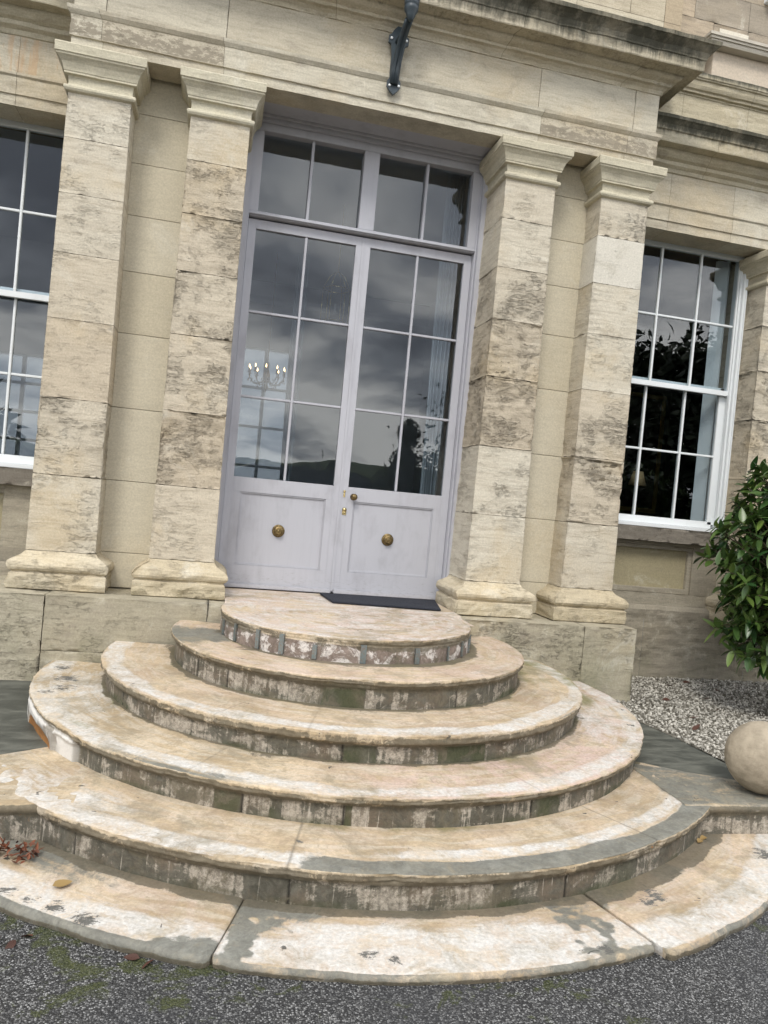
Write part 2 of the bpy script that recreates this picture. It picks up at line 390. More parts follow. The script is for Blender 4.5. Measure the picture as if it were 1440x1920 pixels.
wm = g.step(g.ma('ADD', g.ma('ADD', g.ma('MULTIPLY', n1, .62), g.ma('MULTIPLY', ring, .38)), g.ma('MULTIPLY', W, .40)), .57, .77)
tread = g.mix(g.ma('MULTIPLY', wm, g.step(n3, .36, .60, .25, .95)), tread, g.mix(fine, (.53, .515, .475), (.68, .665, .63)))
gm = g.step(g.ma('ADD', g.ma('ADD', g.ma('MULTIPLY', n1, .55), g.ma('MULTIPLY', ring, .3)), g.ma('MULTIPLY', GR, .55)), .655, .775)
tread = g.mix(g.ma('MULTIPLY', gm, .93), tread, g.mix(g.step(n3, .35, .7), (.135, .138, .120), (.225, .225, .19)))
am = g.step(g.ma('ADD', n2, g.ma('MULTIPLY', AL, .5)), .70, .88)
tread = g.mix(g.ma('MULTIPLY', g.step(g.noise(Pw, 2.9, 9, .78, .4), .49, .66), .68), tread, (.27, .235, .165))
tread = g.mix(g.ma('MULTIPLY', am, .78), tread, g.mix(n3, (.12, .125, .05), (.27, .25, .11)))
tread = g.mix(g.step(g.ma('ADD', g.ma('MULTIPLY', DK, .24), g.noise(g.vec(P, (1., 1.6, 1.)), 19, 9, .82, .3)), .68, .73), tread, g.mix(n3, (.075, .075, .070), (.17, .165, .145)))
tread = g.mix(g.attr('jnt'), tread, (.09, .08, .06))
speck = g.noise(P, 34, 5, .8)
tread = g.mix(g.ma('MULTIPLY', g.step(speck, .56, .70), .45), tread, (.24, .20, .145))
spots = g.step(g.ma('ADD', g.noise(P, 13., 3, .6, .6), g.ma('MULTIPLY', g.step(n2, .5, .62), .06)), .735, .75)
tread = g.mix(g.ma('MULTIPLY', spots, .85), tread, (.055, .055, .05))
# risers: brown-grey slate, rough plaster with drips, damp moss low down
zz_ = g.xyz(P)[2]
st = g.noise(g.comb(g.ma('MULTIPLY', SS, 40.), g.ma('MULTIPLY', zz_, 2.6), 0.), 1.0, 5, .60, .3)
st2 = g.noise(g.comb(g.ma('MULTIPLY', SS, 5.), g.ma('MULTIPLY', zz_, 9.), 3.), 1.0, 8, .74, .5)
grit = g.noise(P, 48, 6, .85)
ris = g.mix(g.step(n3, .32, .68), (.070, .066, .050), (.145, .135, .108))
ris = g.mix(g.ma('MULTIPLY', g.step(g.noise(Pw, 3.3, 7, .7), .46, .62), .6), ris, (.165, .125, .088))
pl = g.step(g.ma('ADD', g.ma('ADD', g.ma('MULTIPLY', st2, 1.0), g.ma('MULTIPLY', st, .45)), g.ma('MULTIPLY', BT, .34)), .77, .86)
plc = g.mix(g.step(grit, .36, .62), (.20, .175, .14), (.45, .405, .335))
ris = g.mix(g.ma('MULTIPLY', pl, g.step(st, .28, .50, .25, .92)), ris, plc)
ris = g.mix(g.ma('MULTIPLY', g.step(g.ma('ADD', st, g.ma('MULTIPLY', grit, .12)), .665, .73), .75), ris, (.44, .40, .34))
ris = g.mix(g.ma('MULTIPLY', g.step(g.ma('ADD', n2, g.ma('MULTIPLY', AL, .8)), .58, .90), .78), ris, g.mix(grit, (.026, .034, .014), (.085, .095, .045)))
ris = g.mix(g.attr('jnt'), ris, (.020, .018, .014))
TP = g.attr('top')
tpc = g.mix(g.step(n3, .35, .65), (.150, .118, .098), (.250, .200, .168))
tpc = g.mix(g.step(g.noise(g.comb(g.ma('MULTIPLY', SS, 8.), g.ma('MULTIPLY', zz_, 9.), 7.), 1.0, 7, .72, .4), .50, .56), tpc, g.mix(g.step(grit, .34, .54), (.20, .18, .165), (.60, .56, .52)))
ris = g.mix(TP, ris, tpc)
col = g.mix(RI, tread, ris)
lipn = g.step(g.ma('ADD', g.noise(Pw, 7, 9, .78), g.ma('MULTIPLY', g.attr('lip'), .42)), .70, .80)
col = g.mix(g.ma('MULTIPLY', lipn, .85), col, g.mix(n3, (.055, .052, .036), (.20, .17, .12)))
col = g.mix(1.0, col, g.mix(fine, (.60, .60, .60), (1.40, 1.40, 1.40)), 'MULTIPLY')
col = g.mix(g.attr('wpl'), col, g.mix(fine, (.55, .53, .49), (.72, .70, .66)))
col = g.mix(g.step(g.ma('ADD', ORG, g.ma('MULTIPLY', g.ma('SUBTRACT', n3, .5), .9)), .45, .55), col, g.mix(g.noise(P, 14, 6, .7), (.11, .045, .012), (.46, .22, .07)))
h = g.ma('ADD', g.ma('ADD', g.ma('MULTIPLY', n3, 1.1), g.ma('MULTIPLY', fine, .55)), g.ma('SUBTRACT', g.ma('MULTIPLY', wm, .35), g.ma('MULTIPLY', gm, .2)))
M_step = g.fin(col, g.step(n1, .3, .7, .62, .9), h, .004, spec=.3)
ATT = ('top', 'drk', 'wht', 'gry', 'alg', 'ris', 'arc', 'dst', 'blk', 'org', 'pnk', 'jnt', 'lip', 'wpl')
def sbm():
    b = bmesh.new()
    for a in ATT: b.verts.layers.float.new(a)
    return b
def setv(bm, v, **k):
    for a, x in k.items(): v[bm.verts.layers.float[a]] = x
def smooth(a, b, x):
    t = max(0., min(1., (x - a) / (b - a))); return t * t * (3 - 2 * t)
def bumpf(x, c, w): return max(0., 1 - ((x - c) / w) ** 2)
BLK = {4: [(-64, 0), (-50.1, .1), (-37.5, .05), (-22.8, .55), (-19, 0), (-14.7, .12), (-9.5, .3), (-6.5, .5), (5.1, 0), (13.4, 0), (17.5, .1), (23.9, .4), (28.7, .15), (40, .3)],
 3: [(-90, 0), (-47.8, 0), (-33.5, .3), (-31, .42), (-26.7, -.1), (-22.8, .5), (-19, -.2), (-17.6, .5), (-14.5, .3), (-12.1, .5), (-9.4, -.3), (-8.4, .48), (-6.1, 0), (-.9, .4), (1.6, .2), (5.4, 0), (14.6, .35), (18, -.1), (23.8, .3), (34, 0), (45, .2), (60, .35)],
 2: [(-110, .15), (-77.3, .15), (-62.8, .2), (-48.7, .45), (-36.2, .35), (-17.7, .15), (-10, -.2), (-4.1, .35), (.8, .2), (7.7, -.3), (18.2, 0), (30.1, .3), (48, 0), (62, .2)],
 1: [(-110, .1), (-62.5, 0), (-59.5, .3), (-55.9, .5), (-51.7, .1), (-46.1, .3), (-28.8, .55), (-17.2, -.4), (-5.6, .5), (-2.6, .05), (1.9, .5), (6.6, .05), (11.8, 0), (21.9, .5), (26.1, 0), (38.7, .3), (50, 0), (60, .3)],
 0: [(-110, .1), (-64.1, .1), (-61.2, .5), (-55.6, 0), (-46.2, .55), (-40.1, .2), (-32.9, .55), (-26.1, .15), (-12.9, .6), (-1.4, .1), (4.6, .5), (10.7, .1), (19.3, .5), (30.8, .05), (41, .5), (55, .1), (66, .4)]}
DARK = [(-1.894, -.48, .07), (-1.816, -.731, .09), (-1.79, -.953, .08), (-1.875, -1.047, .05), (1.917, -.859, .035), (1.83, -1.05, .03), (1.70, -1.40, .03), (-1.335, -2.894, .055), (-1.451, -2.801, .045), (-1.551, -2.76, .04), (-1.647, -2.689, .04),
 (.965, -2.843, .06), (.904, -2.891, .045), (1.812, -2.51, .08), (-.355, -3.165, .04), (-.267, -3.202, .03), (-.558, -2.648, .02), (.55, -3.20, .03)]
def dark(x, y, zt):
    return max(max(0., 1 - ((x - a) ** 2 + ((y - b) * 1.0) ** 2) / (r * r * 2.2)) for a, b, r in DARK)
steps = empty('stone_steps', (0, -2.2, -.80), 'weathered semicircular stone steps with peeling cream and white paint below the grey double door', 'steps')
def make_step(i):
    cx, cy, r, zt, zb, th = ST[i]; rnd = random.Random(40 + i); bm = sbm()
    amax = math.pi / 2 + math.asin(min(.98, (PY + .03 - cy) / r)); alo = ahi = amax
    if i == 4: alo, ahi = rad(58.5), rad(54.5)
    n = int((alo + ahi) * r / .011)
    rin = (ST[i - 1][2] - .16) if i else 0.05
    over = (.004, .034, .038, .038, .030)[i]
    # blocks of the riser
    jn = [-amax * r]; 
    while jn[-1] < amax * r: jn.append(jn[-1] + rnd.uniform(.10, .55) * (1 if i else .45))
    bl = BLK[i]; jn = [rad(q[0]) * r for q in bl]; bv = [q[1] for q in bl]
    rows = []
    for a_i in range(n + 1):
        a = -alo + (alo + ahi) * a_i / n; s = a * r; deg = math.degrees(a)
        ov = over; z1 = zt; zl = zt - th
        if i == 3 and deg < -52: ov = .0
        if i == 3 and -58 < deg < -52: ov = .018
        chipn = max(0, N3(s * 2.3, i * 9., 1) + .1); c2 = max(0, N3(s * 11, i * 5., 7)) + .8 * max(0, N3(s * 31, i * 5., 2))
        er = (.003 + .030 * chipn * chipn + .010 * c2) * (1 if i else .3)
        TJ = {0: (), 1: (-27.5, 22), 2: (-48.5, -34.2, -16.4, 31), 3: (-50.4, -30.6, 18.6, 52), 4: (-14.9, 27, -43)}[i]
        sk = sum(1 for q in TJ if deg > q); slab = .004 * math.sin(3 * a + i) + .003 * N3(s * .9, i, 3) + .003 * N3(sk * 3.3, i, 1)
        er_j = max([0.] + [bumpf((deg - q) * r * .01745, 0, .022) for q in TJ]); er += .008 * er_j; er += .007 * (N3(sk * 5.1, i * 2., 4) + .3)   # slabs have settled a little
        R = r - er * .6
        bi = max([k for k in range(len(jn)) if jn[k] <= s + .02 * N3(s * 2, 3, i) + .012 * N3(s * 3, 7, z1) ] or [0]); js = min(abs(s - q) for q in jn)
        jd = 1. if js < .005 and bi % 4 == 1 else 0.; tj = 1. if any(abs(deg - q) * r * .01745 < .0045 for q in {0: (), 1: (-27.5, 22), 2: (-34.2, -16.4, 31), 3: (-30.6, 18.6), 4: (-14.9, 27)}[i]) else 0.
        prof = []
        m = max(5, int((R - .03 - rin) / .03))
        for k in range(m + 1): 
            rr = rin + (R - .020 - rin) * k / m; prof.append((rr, zt + slab * .6, 0))
        nose = R; rn_ = .009 + .010 * max(0, N3(s * 4, i * 3., 9))
        for t in (.25, .5, .75, 1.):
            q = t * math.pi / 2; prof.append((nose - rn_ + rn_ * math.sin(q), zt + slab * .6 - rn_ * (1 - math.cos(q)), 0 if t < .6 else .35))
        for q in (.35, .65): prof.append((nose - .001 - .3 * er, zt - .012 + (zl + .012 - zt + .012) * q, .6))
        prof.append((nose - er * .2, zl + .008 + er * .3, .7)); prof.append((nose - .008 - er * .3, zl + er * .4, 1))
        rb = r - ov - .002
        if ov > .01: prof.append((rb + .010, zl - .002 + er * .3, 1)); prof.append((rb + .010, zl - .012, 1)); prof.append((rb, zl - .018, 1))
        else: prof.append((min(nose - .004, rb), zl - .004, 1)); prof.append((rb - .001, zl - .012, 1)); prof.append((rb - .002, zl - .018, 1))
        mm = 6
        for k in range(1, mm + 1):
            z = zl - .018 + (zb - .02 - zl + .018) * k / mm
            inset = .004 * N3(s * 7, z * 9, i * 3.)
            if i == 3 and deg < -52: inset += .02 * smooth(.3, .8, bumpf(deg, -66, 9)) * smooth(0, .7, k / mm)
            if i == 1 and -36 < deg < -16: inset += .02 * max(0, N3(s * 5, z * 6, 2) + .1)
            prof.append((rb - max(0, inset) - (.004 if jd else 0), z, 1))
        ringv = []
        for (rr, z, ri) in prof:
            p = Vector((cx + rr * math.sin(a), cy - rr * math.cos(a), z))
            nz = N3(p.x * 5, p.y * 5, i * 2.); p.z += (.0025 * nz + .0012 * N3(p.x * 22, p.y * 22, i) if ri < .1 else 0)
            if .3 <= ri <= 1 and z > zl - .02:
                q_ = .009 * max(-.15, N3(p.x * 17, p.y * 17, z * 45 + i)) + .005 * N3(p.x * 48, p.y * 48, z * 80) + .010 * max(0, N3(p.x * 8, p.y * 8, z * 22 + i) - .1); p.x -= q_ * math.sin(a); p.y += q_ * math.cos(a); p.z -= q_ * .5
            v = bm.verts.new(p); d = r - rr
            sn = N3(s * 1.3, i * 7., 0) ; sn2 = N3(s * 3.1, i * 3., 5)
            wht = gry = alg = pnk = org = wpl = 0.
            if ri < .3:
                wc = .075 + .045 * sn; wht = bumpf(d, wc, .075 + .05 * sn2) * (.75 + .5 * sn)
                gry = smooth(.045 + .03 * sn2, .0, d) * .55 * (.6 + sn)
                if i == 0: wht = .40; pnk = .8; gry = .25 * smooth(.06, .0, d) + .22 * max(0, N3(p.x * 2, p.y * 4, 1) + .3)
                if i == 1: wht *= .25; pnk = .45; gry = max(gry * .3, .85 * bumpf(deg, -80, 20) * smooth(.45, .2, abs(d - .2)))
                if i == 2: wht *= 1.15; alg = max(alg, .75 * bumpf(deg, 84, 22)); pnk = .2
                if i == 3:
                    pnk = .8 * smooth(-22, 5, deg); wht = max(wht, .55 * bumpf(deg, -75, 26), .5 * bumpf(deg, 70, 30)); alg = max(.8 * bumpf(deg, 88, 20) * smooth(.1, .3, d), .45 * bumpf(d, .10, .06) * bumpf(deg, -62, 20))
                    gry = max(gry, .62 * smooth(.16, .02, d) * bumpf(deg, -32, 22))
                if i == 4:
                    pnk = .15; gb = smooth(.145 + .05 * sn + .03 * sn2, .08 + .03 * sn2, d) * smooth(-18, -5, deg + 9 * sn2); gry = max(gry, 1.05 * gb); wht = max(wht * (1 if deg < -12 else .6), .9 * bumpf(d, .17, .05) * smooth(-12, 0, deg), .6 * bumpf(deg, -43, 12) * bumpf(d, .16, .15))
                    alg = .5 * smooth(.26, .4, d) * bumpf(deg, 0, 40); gry = max(gry, .9 * bumpf(deg, 58, 22) * smooth(.5, .2, d))
                    wht = max(wht, .8 * bumpf(d, .05, .06) * smooth(-14, -24, deg))
            seam = (ST[i - 1][2] - (.036 if i > 1 else .004)) if i else 0
            if i and ri < .3: 
                u_ = rr - seam; sd_ = max(smooth(.045 + .050 * N3(s * 5, 2, i), .004, u_), .55 * smooth(.16 + .12 * N3(s * 2.2, 4, i), .03, u_) * smooth(-.1, .4, N3(s * 3, 9, i))); alg = max(alg, .95 * sd_ * (.75 + .5 * sn2)); lip0 = 1.1 * sd_
            else: lip0 = 0.
            if ri == 1: alg = (.40 * smooth(zb + .05, zb, z) + .30 * smooth(zl - .03, zl, z)) * (.6 + 1.2 * N3(s * 2.5, i, 8))
            if ri == 1 and bv[bi] < 0: alg = .42 + .5 * N3(s * 9, z * 9, 6)
            if i == 3 and deg < -50 and ri > .6:
                fz = (z - zb) / (zl - zb); hi_ = smooth(-50, -85, deg) * .45 + .28 + .25 * N3(s * 7, 4, 4); org = 1.0 * bumpf(deg, -66, 10) * smooth(hi_ + .14, hi_ - .06, fz); wpl = smooth(-51, -53, deg) * smooth(-88, -80, deg) * (1 - min(1, org * 1.6)) * (.95 if N3(s * 6, z * 10, 4) > -.3 else .3)
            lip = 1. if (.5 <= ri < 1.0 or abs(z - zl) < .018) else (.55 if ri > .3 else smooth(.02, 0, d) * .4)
            if i == 4 and 22 < deg < 31 and d < .05: org = .42 * bumpf(deg, 26.5, 4) * bumpf(d, .012, .03)
            setv(bm, v, top=1. if i == 0 else 0., wht=wht, gry=gry, alg=alg, ris=1. if ri == 1 and z < zl - .010 else 0., arc=s + i * 11.3, dst=d, blk=bv[bi] * .8 + .34 * N3(s * 10, z * 12, i), org=org, pnk=pnk, jnt=jd if z < zl - .01 else tj * (.55 if i == 4 else .25), drk=dark(p.x, p.y, zt) if ri < .1 and i in (3, 4) else 0., lip=max(lip * (.8 + .5 * sn), lip0), wpl=wpl)
            ringv.append(v)
        rows.append(ringv)
    L = min(len(q) for q in rows)
    for A, B in zip(rows, rows[1:]):
        for k in range(len(A) - 1):
            if k < len(B) - 1:
                f = bm.faces.new((A[k], A[k + 1], B[k + 1], B[k])); f.smooth = True
    o = obj('step', bm, M_step, steps)
    return o
stepobj = [make_step(i) for i in range(5)]
# landing that runs back between the pilaster bases to the door
bm = sbm()
for (a, b, c, d2) in [(-.885, .885, -.57, .50)]:
    nx, ny = 60, 34; vs = [[None] * (ny + 1) for _ in range(nx + 1)]
    for i in range(nx + 1):
        for j in range(ny + 1):
            x = a + (b - a) * i / nx; y = c + (d2 - c) * j / ny
            v = bm.verts.new((x, y, -.003 - .02 * smooth(.70, .86, abs(x)) * (y < PY + .02))); setv(bm, v, wht=.40, pnk=.8, arc=x, dst=y + 2, gry=.22 * max(0, N3(x * 2, y * 4, 1) + .3)); vs[i][j] = v
    for i in range(nx):
        for j in range(ny): bm.faces.new((vs[i][j], vs[i + 1][j], vs[i + 1][j + 1], vs[i][j + 1])).smooth = True
obj('landing', bm, M_step, steps)
# zinc strips fixed to the top riser
cx, cy, r, zt, zb, th = ST[0]
for k, (deg, hgt, wd) in enumerate([(-77, .10, .035), (-63, .11, .03), (-48, .115, .03), (-36, .12, .035), (-22, .085, .028), (-3, .11, .034), (20, .095, .034), (38, .09, .016), (51, .10, .022), (63, .09, .018), (74, .09, .014)]):
    bm = bmesh.new(); a = rad(deg)
    box(bm, -wd / 2, wd / 2, -.007, .004, zb + .004, zb + .004 + hgt, .0012)
    lathe(bm, [(.004, .004), (.004, .006), (.001, .007)], 10, 'Y', (0, 0, zb + .018 + .0))
    lathe(bm, [(.004, .004), (.004, .006), (.001, .007)], 10, 'Y', (0, 0, zb + hgt * .8))
    bmesh.ops.rotate(bm, verts=bm.verts, cent=(0, 0, 0), matrix=Matrix.Rotation(a + rad(random.uniform(-3, 3)), 3, 'Z'))
    bmesh.ops.translate(bm, verts=bm.verts, vec=(cx + (r - .001) * math.sin(a), cy - (r - .001) * math.cos(a), 0))
    q = obj('metal_strip', bm, M_zinc, stepobj[0])
# bottom slab ring in separate flagstones, worn round arrises
def flag(a0, a1, r0, r1, zt, zb, out=0., seed=0, whites=()):
    bm = sbm(); cx, cy = -.008, -.553; n = int((a1 - a0) * r1 / .012); rows = []
    for i in range(n + 1):
        t = i / n; a = a0 + (a1 - a0) * t; s = a * r1; deg = math.degrees(a)
        e = min(t, 1 - t) * (a1 - a0) * r1; rc = .024 * (1 - math.sqrt(max(0, 1 - (1 - min(1, e / .03)) ** 2))) + .022 * max(0, N3(s * 3, seed, 2)) ** 1.5 + .007 * max(0, N3(s * 12, seed, 1)) + .004 * N3(s * 33, seed, 1) 
        R = r1 + out - rc; m = 26; ringv = []
        prof = [(r0 + (R - .02 - r0) * k / m, zt) for k in range(m + 1)] + [(R - .02 + .02 * math.sin(q), zt - .02 * (1 - math.cos(q))) for q in (.4, .8, 1.2, 1.57)] + [(R - .001, zb + .01), (R - .012, zb - .03)]
        for k, (rr, z) in enumerate(prof):
            d = r1 + out - rr
            z += .004 * N3(rr * 3, a * 6, seed) - (.006 * smooth(.02, 0, e) if k <= m else 0)
            v = bm.verts.new((cx + rr * math.sin(a), cy - rr * math.cos(a), z))
            sn = N3(s * 1.1, seed, 4.); sn2 = N3(s * 2.6, d * 5, seed)
            wht = .85 * bumpf(d, .10, .12) + .35 * sn; gry = .85 * smooth(.30, .38, d) * .8 * smooth(.25, .6, .5 + N3(s * 2, 3, seed)) + .35 * smooth(.05, .0, e)
            for (c, wd, amt) in whites: wht = max(wht, amt * bumpf(deg, c, wd) * smooth(.36, .22, d))
            deg_ = deg; deg = deg + 2.6 * N3(s * 6, d * 9, seed) + 2.4 * N3(s * 19, d * 24, seed)
            if k > m: gry = .55; wht = .2
            drk = dark(cx + rr * math.sin(a), cy - rr * math.cos(a), zt)
            if seed == 1: gry = max(gry, .9 * smooth(.05, .02, d - .0) * 1.0, .80 * bumpf(deg, -20, 4) * smooth(.22, .06, d), .70 * bumpf(deg, -40, 13) * smooth(.12, .3, d))
            if seed == 2: gry = max(gry, .85 * bumpf(deg, -17.5, 3.4), .70 * bumpf(deg, 12.8, 3.2), .7 * bumpf(deg, -14, 6) * smooth(.2, .34, d)); 
            deg = deg_
            setv(bm, v, wht=wht, gry=gry, alg=.35 * smooth(.33, .42, d) * smooth(-.2, .4, sn2), arc=s + 70 + seed * 3, dst=d, pnk=.3, lip=.75 if k > m + 3 else .95 * smooth(.330, .36, d + .03 * N3(s * 5, 1, 1)), jnt=0., drk=drk)
            ringv.append(v)
        rows.append(ringv)
    for A, B in zip(rows, rows[1:]):
        for k in range(len(A) - 1): bm.faces.new((A[k], A[k + 1], B[k + 1], B[k])).smooth = True
    for A in (rows[0], rows[-1]):
        for k in range(len(A) - 1):
            v0 = bm.verts.new((A[k].co.x, A[k].co.y, zb - .03)); v1 = bm.verts.new((A[k + 1].co.x, A[k + 1].co.y, zb - .03))
            try: bm.faces.new((A[k], A[k + 1], v1, v0))
            except Exception: pass
    return obj('kerb_slab', bm, M_step, steps)
ZS = -.764
flag(rad(-88), rad(-46.6), 2.30, 2.757, ZS - .002, GZ, 0, 5)
flag(rad(-46.45), rad(-19.03), 2.30, 2.757, ZS, GZ, 0, 1)
flag(rad(-18.95), rad(16.5), 2.30, 2.750, ZS - .003, GZ, 0, 2, [(-7, 9, 1.2), (4, 8, 1.0)])
flag(rad(16.62), rad(62), 2.30, 2.775, ZS + .004, GZ, .03, 3, [(36, 14, .3)])
flag(rad(62.5), rad(88), 2.30, 2.757, ZS, GZ, 0, 4)
# ------------------------------------------------------------------ terrace strips either side (paving, kerb, slate)
g = G('wet_dark_slate'); n = g.noise(g.vec(g.pos, (1, 2.5, 1)), 3.5, 7, .68, .4)
M_slate = g.fin(g.mix(g.step(n, .38, .7), (.060, .064, .055), (.150, .153, .128)), g.step(n, .4, .7, .5, .8), g.noise(g.pos, 18, 5), .004)
def terrace(x0, x1, edge, name):
    """slate paving whose gravel-side border is the polyline edge [(x,y)...]; a kerb closes its front"""
    bm = bmesh.new(); fr = -2.27
    top = -.611
    pts = edge
    vs = [bm.verts.new((x, y, top)) for x, y in pts]; lo = [bm.verts.new((x, y, GZ - .05)) for x, y in pts]
    bm.faces.new(vs)
    for i in range(len(vs)): bm.faces.new((vs[i], vs[(i + 1) % len(vs)], lo[(i + 1) % len(lo)], lo[i]))
    return tag(obj(name, bm, M_slate), kind='structure')
terrace(0, 0, [(1.2, -.2), (1.2, -2.255), (2.9, -2.245), (6.5, -2.2), (6.5, -1.72), (3.3, -1.72), (2.22, -1.64), (2.19, -1.2), (2.10, -.70), (2.00, -.2)], 'pavement')
terrace(0, 0, [(-1.2, -.2), (-4.8, -.2), (-4.8, -2.2), (-3, -2.245), (-1.2, -2.255)], 'pavement')
# kerb stones along the terrace front: rendered face with a thin coping
def kerb(x0, x1, y, seed):
    bm = sbm(); n = int(abs(x1 - x0) / .015); rows = []
    for i in range(n + 1):
        x = x0 + (x1 - x0) * i / n; er = .01 * max(0, N3(x * 4, seed, 0)); ringv = []
        dp = (.60 - .466 * (abs(x) - 1.57)) if x > 0 else max(.47, .80 - .62 * (abs(x) - 1.60)); dp = dp if (x < 0 or abs(x) < 2.10) else max(.20, .352 - (abs(x) - 2.1) * .5)
        for k, (yy, z) in enumerate([(y + dp, -.611), (y + dp - .01, -.606), (y + dp * .8, -.606), (y + dp * .6, -.606), (y + dp * .4, -.606), (y + dp * .25, -.606), (y + .05, -.606), (y + .012, -.607), (y - .006 + er, -.614), (y - .010 + er, -.635), (y + .006, -.650), (y + .004, -.68), (y + .004, -.71), (y + .003, -.74), (y + .003, -.78)]):
            v = bm.verts.new((x, yy + .003 * N3(x * 6, z * 8, seed), z)); d = yy - y
            setv(bm, v, gry=(.62 if d > .02 else .5) if x > 0 else .30, wht=.5 * bumpf(dp - d, .03, .09) if z > -.61 else .1, ris=1. if z < -.64 else 0., arc=x + 50 + seed, dst=d, blk=.25, lip=1. if 7 < k < 11 else 0., org=(.40 * smooth(.0, .4, N3(x * 5, z * 3, seed + 2)) if z < -.64 else 0.))
            ringv.append(v)
        rows.append(ringv)
    for A, B in zip(rows, rows[1:]):
        for k in range(len(A) - 1): bm.faces.new((A[k], B[k], B[k + 1], A[k + 1])).smooth = True
    return obj('kerb', bm, M_step, steps)
kerb(1.50, 6.0, -2.285, 3); kerb(-4.8, -1.50, -2.28, 8)
# ------------------------------------------------------------------ mansion
MAN = empty('mansion', (0, .5, -.8), 'cream limestone house front with paired pilasters around a recessed grey double door', 'building')
A_, B_, D_ = 2.2824, 1.8149, .9825; C_ = D_ + (A_ - B_)
JZ = [.245, .785, 1.33, 1.885, 2.345, 2.76, 3.145, 3.458]
def capital(x0, x1, yb, z0, z1, parent, rough=.002, dz=0.):
    t = .022; k = (z1 - z0) / .305
    pr = [(-.01, 0), (.003, .004), (.022, .010), (.030, .022), (.030, .034), (.022, .044), (.006, .050), (.002, .062), (.004, .100), (.010, .110), (.030, .116), (.030, .128),
          (.034, .132), (.038, .150), (.050, .180), (.066, .200), (.080, .212), (.082, .222), (.090, .226), (.092, .280), (.088, .288), (.070, .294), (0, .298)]
    bm = NB(); sweep(bm, [(q, z0 + z * k) for q, z in pr], [(x0 + t, yb), (x0 + t, 0 + parent['fy']), (x1 - t, parent['fy']), (x1 - t, yb)], res=.03, rough=rough, chip=.004, tones=[random.random() * .8], seed=x0 * 7, sub=.014)
    return obj('capital', bm, M_cap, parent)
def pbase(x0, x1, yb, z0, parent, seed):
    pr = [(0, -.002), (.088, 0), (.096, .006), (.098, .05), (.094, .105), (.078, .116), (.080, .124), (.096, .132), (.106, .150), (.107, .170), (.096, .192), (.076, .208), (.050, .222), (.022, .238), (.010, .252), (.004, .262), (-.01, .266)]
    bm = NB(); sweep(bm, [(q, z0 + z) for q, z in pr], [(x0, yb), (x0, parent['fy']), (x1, parent['fy']), (x1, yb)], res=.02, rough=.009, chip=.018, tones=[random.random()], seed=seed, sub=.012)
    for v in bm.verts:
        v.co += Vector((N3(v.co.x * 5, v.co.z * 22, seed), N3(v.co.x * 6, v.co.z * 26, seed + 3), 0)) * .006
    return obj('base', bm, M_base, parent)
def pilaster(x0, x1, yb_l, yb_r, fy, tones, roughs, seed, zs, basez, captop, cap=True):
    bm = NB(); yb = max(yb_l, yb_r)
    for k in range(len(zs) - 1):
        block(bm, x0, x1, fy, yb, zs[k] + .0006, zs[k + 1] - .0006, res=.018, tone=tones[k % len(tones)], rough=roughs[k % len(roughs)], chip=.003 + roughs[k % len(roughs)] * .55, seed=seed + k * 3.7,
              taper=(zs[0], zs[-1], .022, (x0 + x1) / 2, (x1 - x0) / 2), sides='-x+x-y' + ('+z-z' if roughs[k % len(roughs)] > .02 else ''))
    o = obj('pilaster', bm, M_shaft, MAN); o['fy'] = fy
    pbase(x0, x1, yb, basez, o, seed)
    capital(x0, x1, yb, zs[-1] - .008, captop, o)
    return o
R1, R2, R3 = .006, .014, .028
p1 = pilaster(-A_, -B_, .66, .26, 0, [.25, .45, .75, .55, .35, .3, .15], [.008, R3, R1, R1, R1, R1, R1], 11, JZ, -.02, 3.766)
p2 = pilaster(-C_, -D_, .26, .45, 0, [.5, .75, .55, .5, .6, .6, .25], [R1, R3, R2, R3, R2, R2, R1], 23, JZ, -.02, 3.766)
p3 = pilaster(D_, C_, .45, .26, 0, [.05, .15, .7, .65, .45, .25, .4], [R1, R2, R3, R3, R2, R1, R1], 37, JZ, -.02, 3.766)
p4 = pilaster(B_, A_, .26, .66, 0, [.35, .6, .55, .2, .2, 1.9, .35], [R1, .040, .016, R1, R1, .003, R2], 52, JZ, -.02, 3.766)
JW = [.245, .785, 1.33, 1.885, 2.345, 2.76, 3.14]
p5 = pilaster(3.755, 4.23, .7, .7, .40, [.3, .5, .6, .5, .4, .3], [R1, R3, R3, R3, R2, R2], 61, JW, -.02, 3.452)
p0 = pilaster(-4.23, -3.755, .7, .7, .40, [.4, .5, .6, .3, .4, .3], [R1, R2, R2, R1, R2, R2], 77, JW, -.02, 3.452)
for o_, l_ in ((p4, 'outer right pilaster with one pale replacement block'), ): o_['label'] = l_
# recessed curved-looking wall between each pair
for s in (-1, 1):
    bm = NB(); xa, xb = (-B_ - .05, -C_ + .05) if s < 0 else (C_ - .05, B_ + .05)
    zz = [-.02] + JZ[:-1] + [3.51, 3.80]
    for k in range(len(zz) - 1):
        block(bm, xa, xb, .25, .45, zz[k] + .0014, zz[k + 1] - .0014, res=.05, tone=random.random(), rough=.001, chip=.001, sides='-y+z-z', seed=s * 9 + k)
    obj('niche_wall', bm, M_niche, MAN)
# portico plinth
bm = NB()
for (a, b, z0, z1) in [(-2.80, -2.074, -.78, -.022), (-2.074, -1.0, -.40, -.022), (-2.074, -1.0, -.78, -.40), (-1.0, .45, -.78, -.022), (.45, 1.916, -.78, -.022), (1.916, 2.375, -.78, -.022)]:
    block(bm, a + .0015, b - .0015, PY, .66, z0 + .0015, z1, res=.022, tone=random.random(), rough=.012, chip=.022, seed=a * 3 + z0)
obj('plinth', bm, M_plinth, MAN)
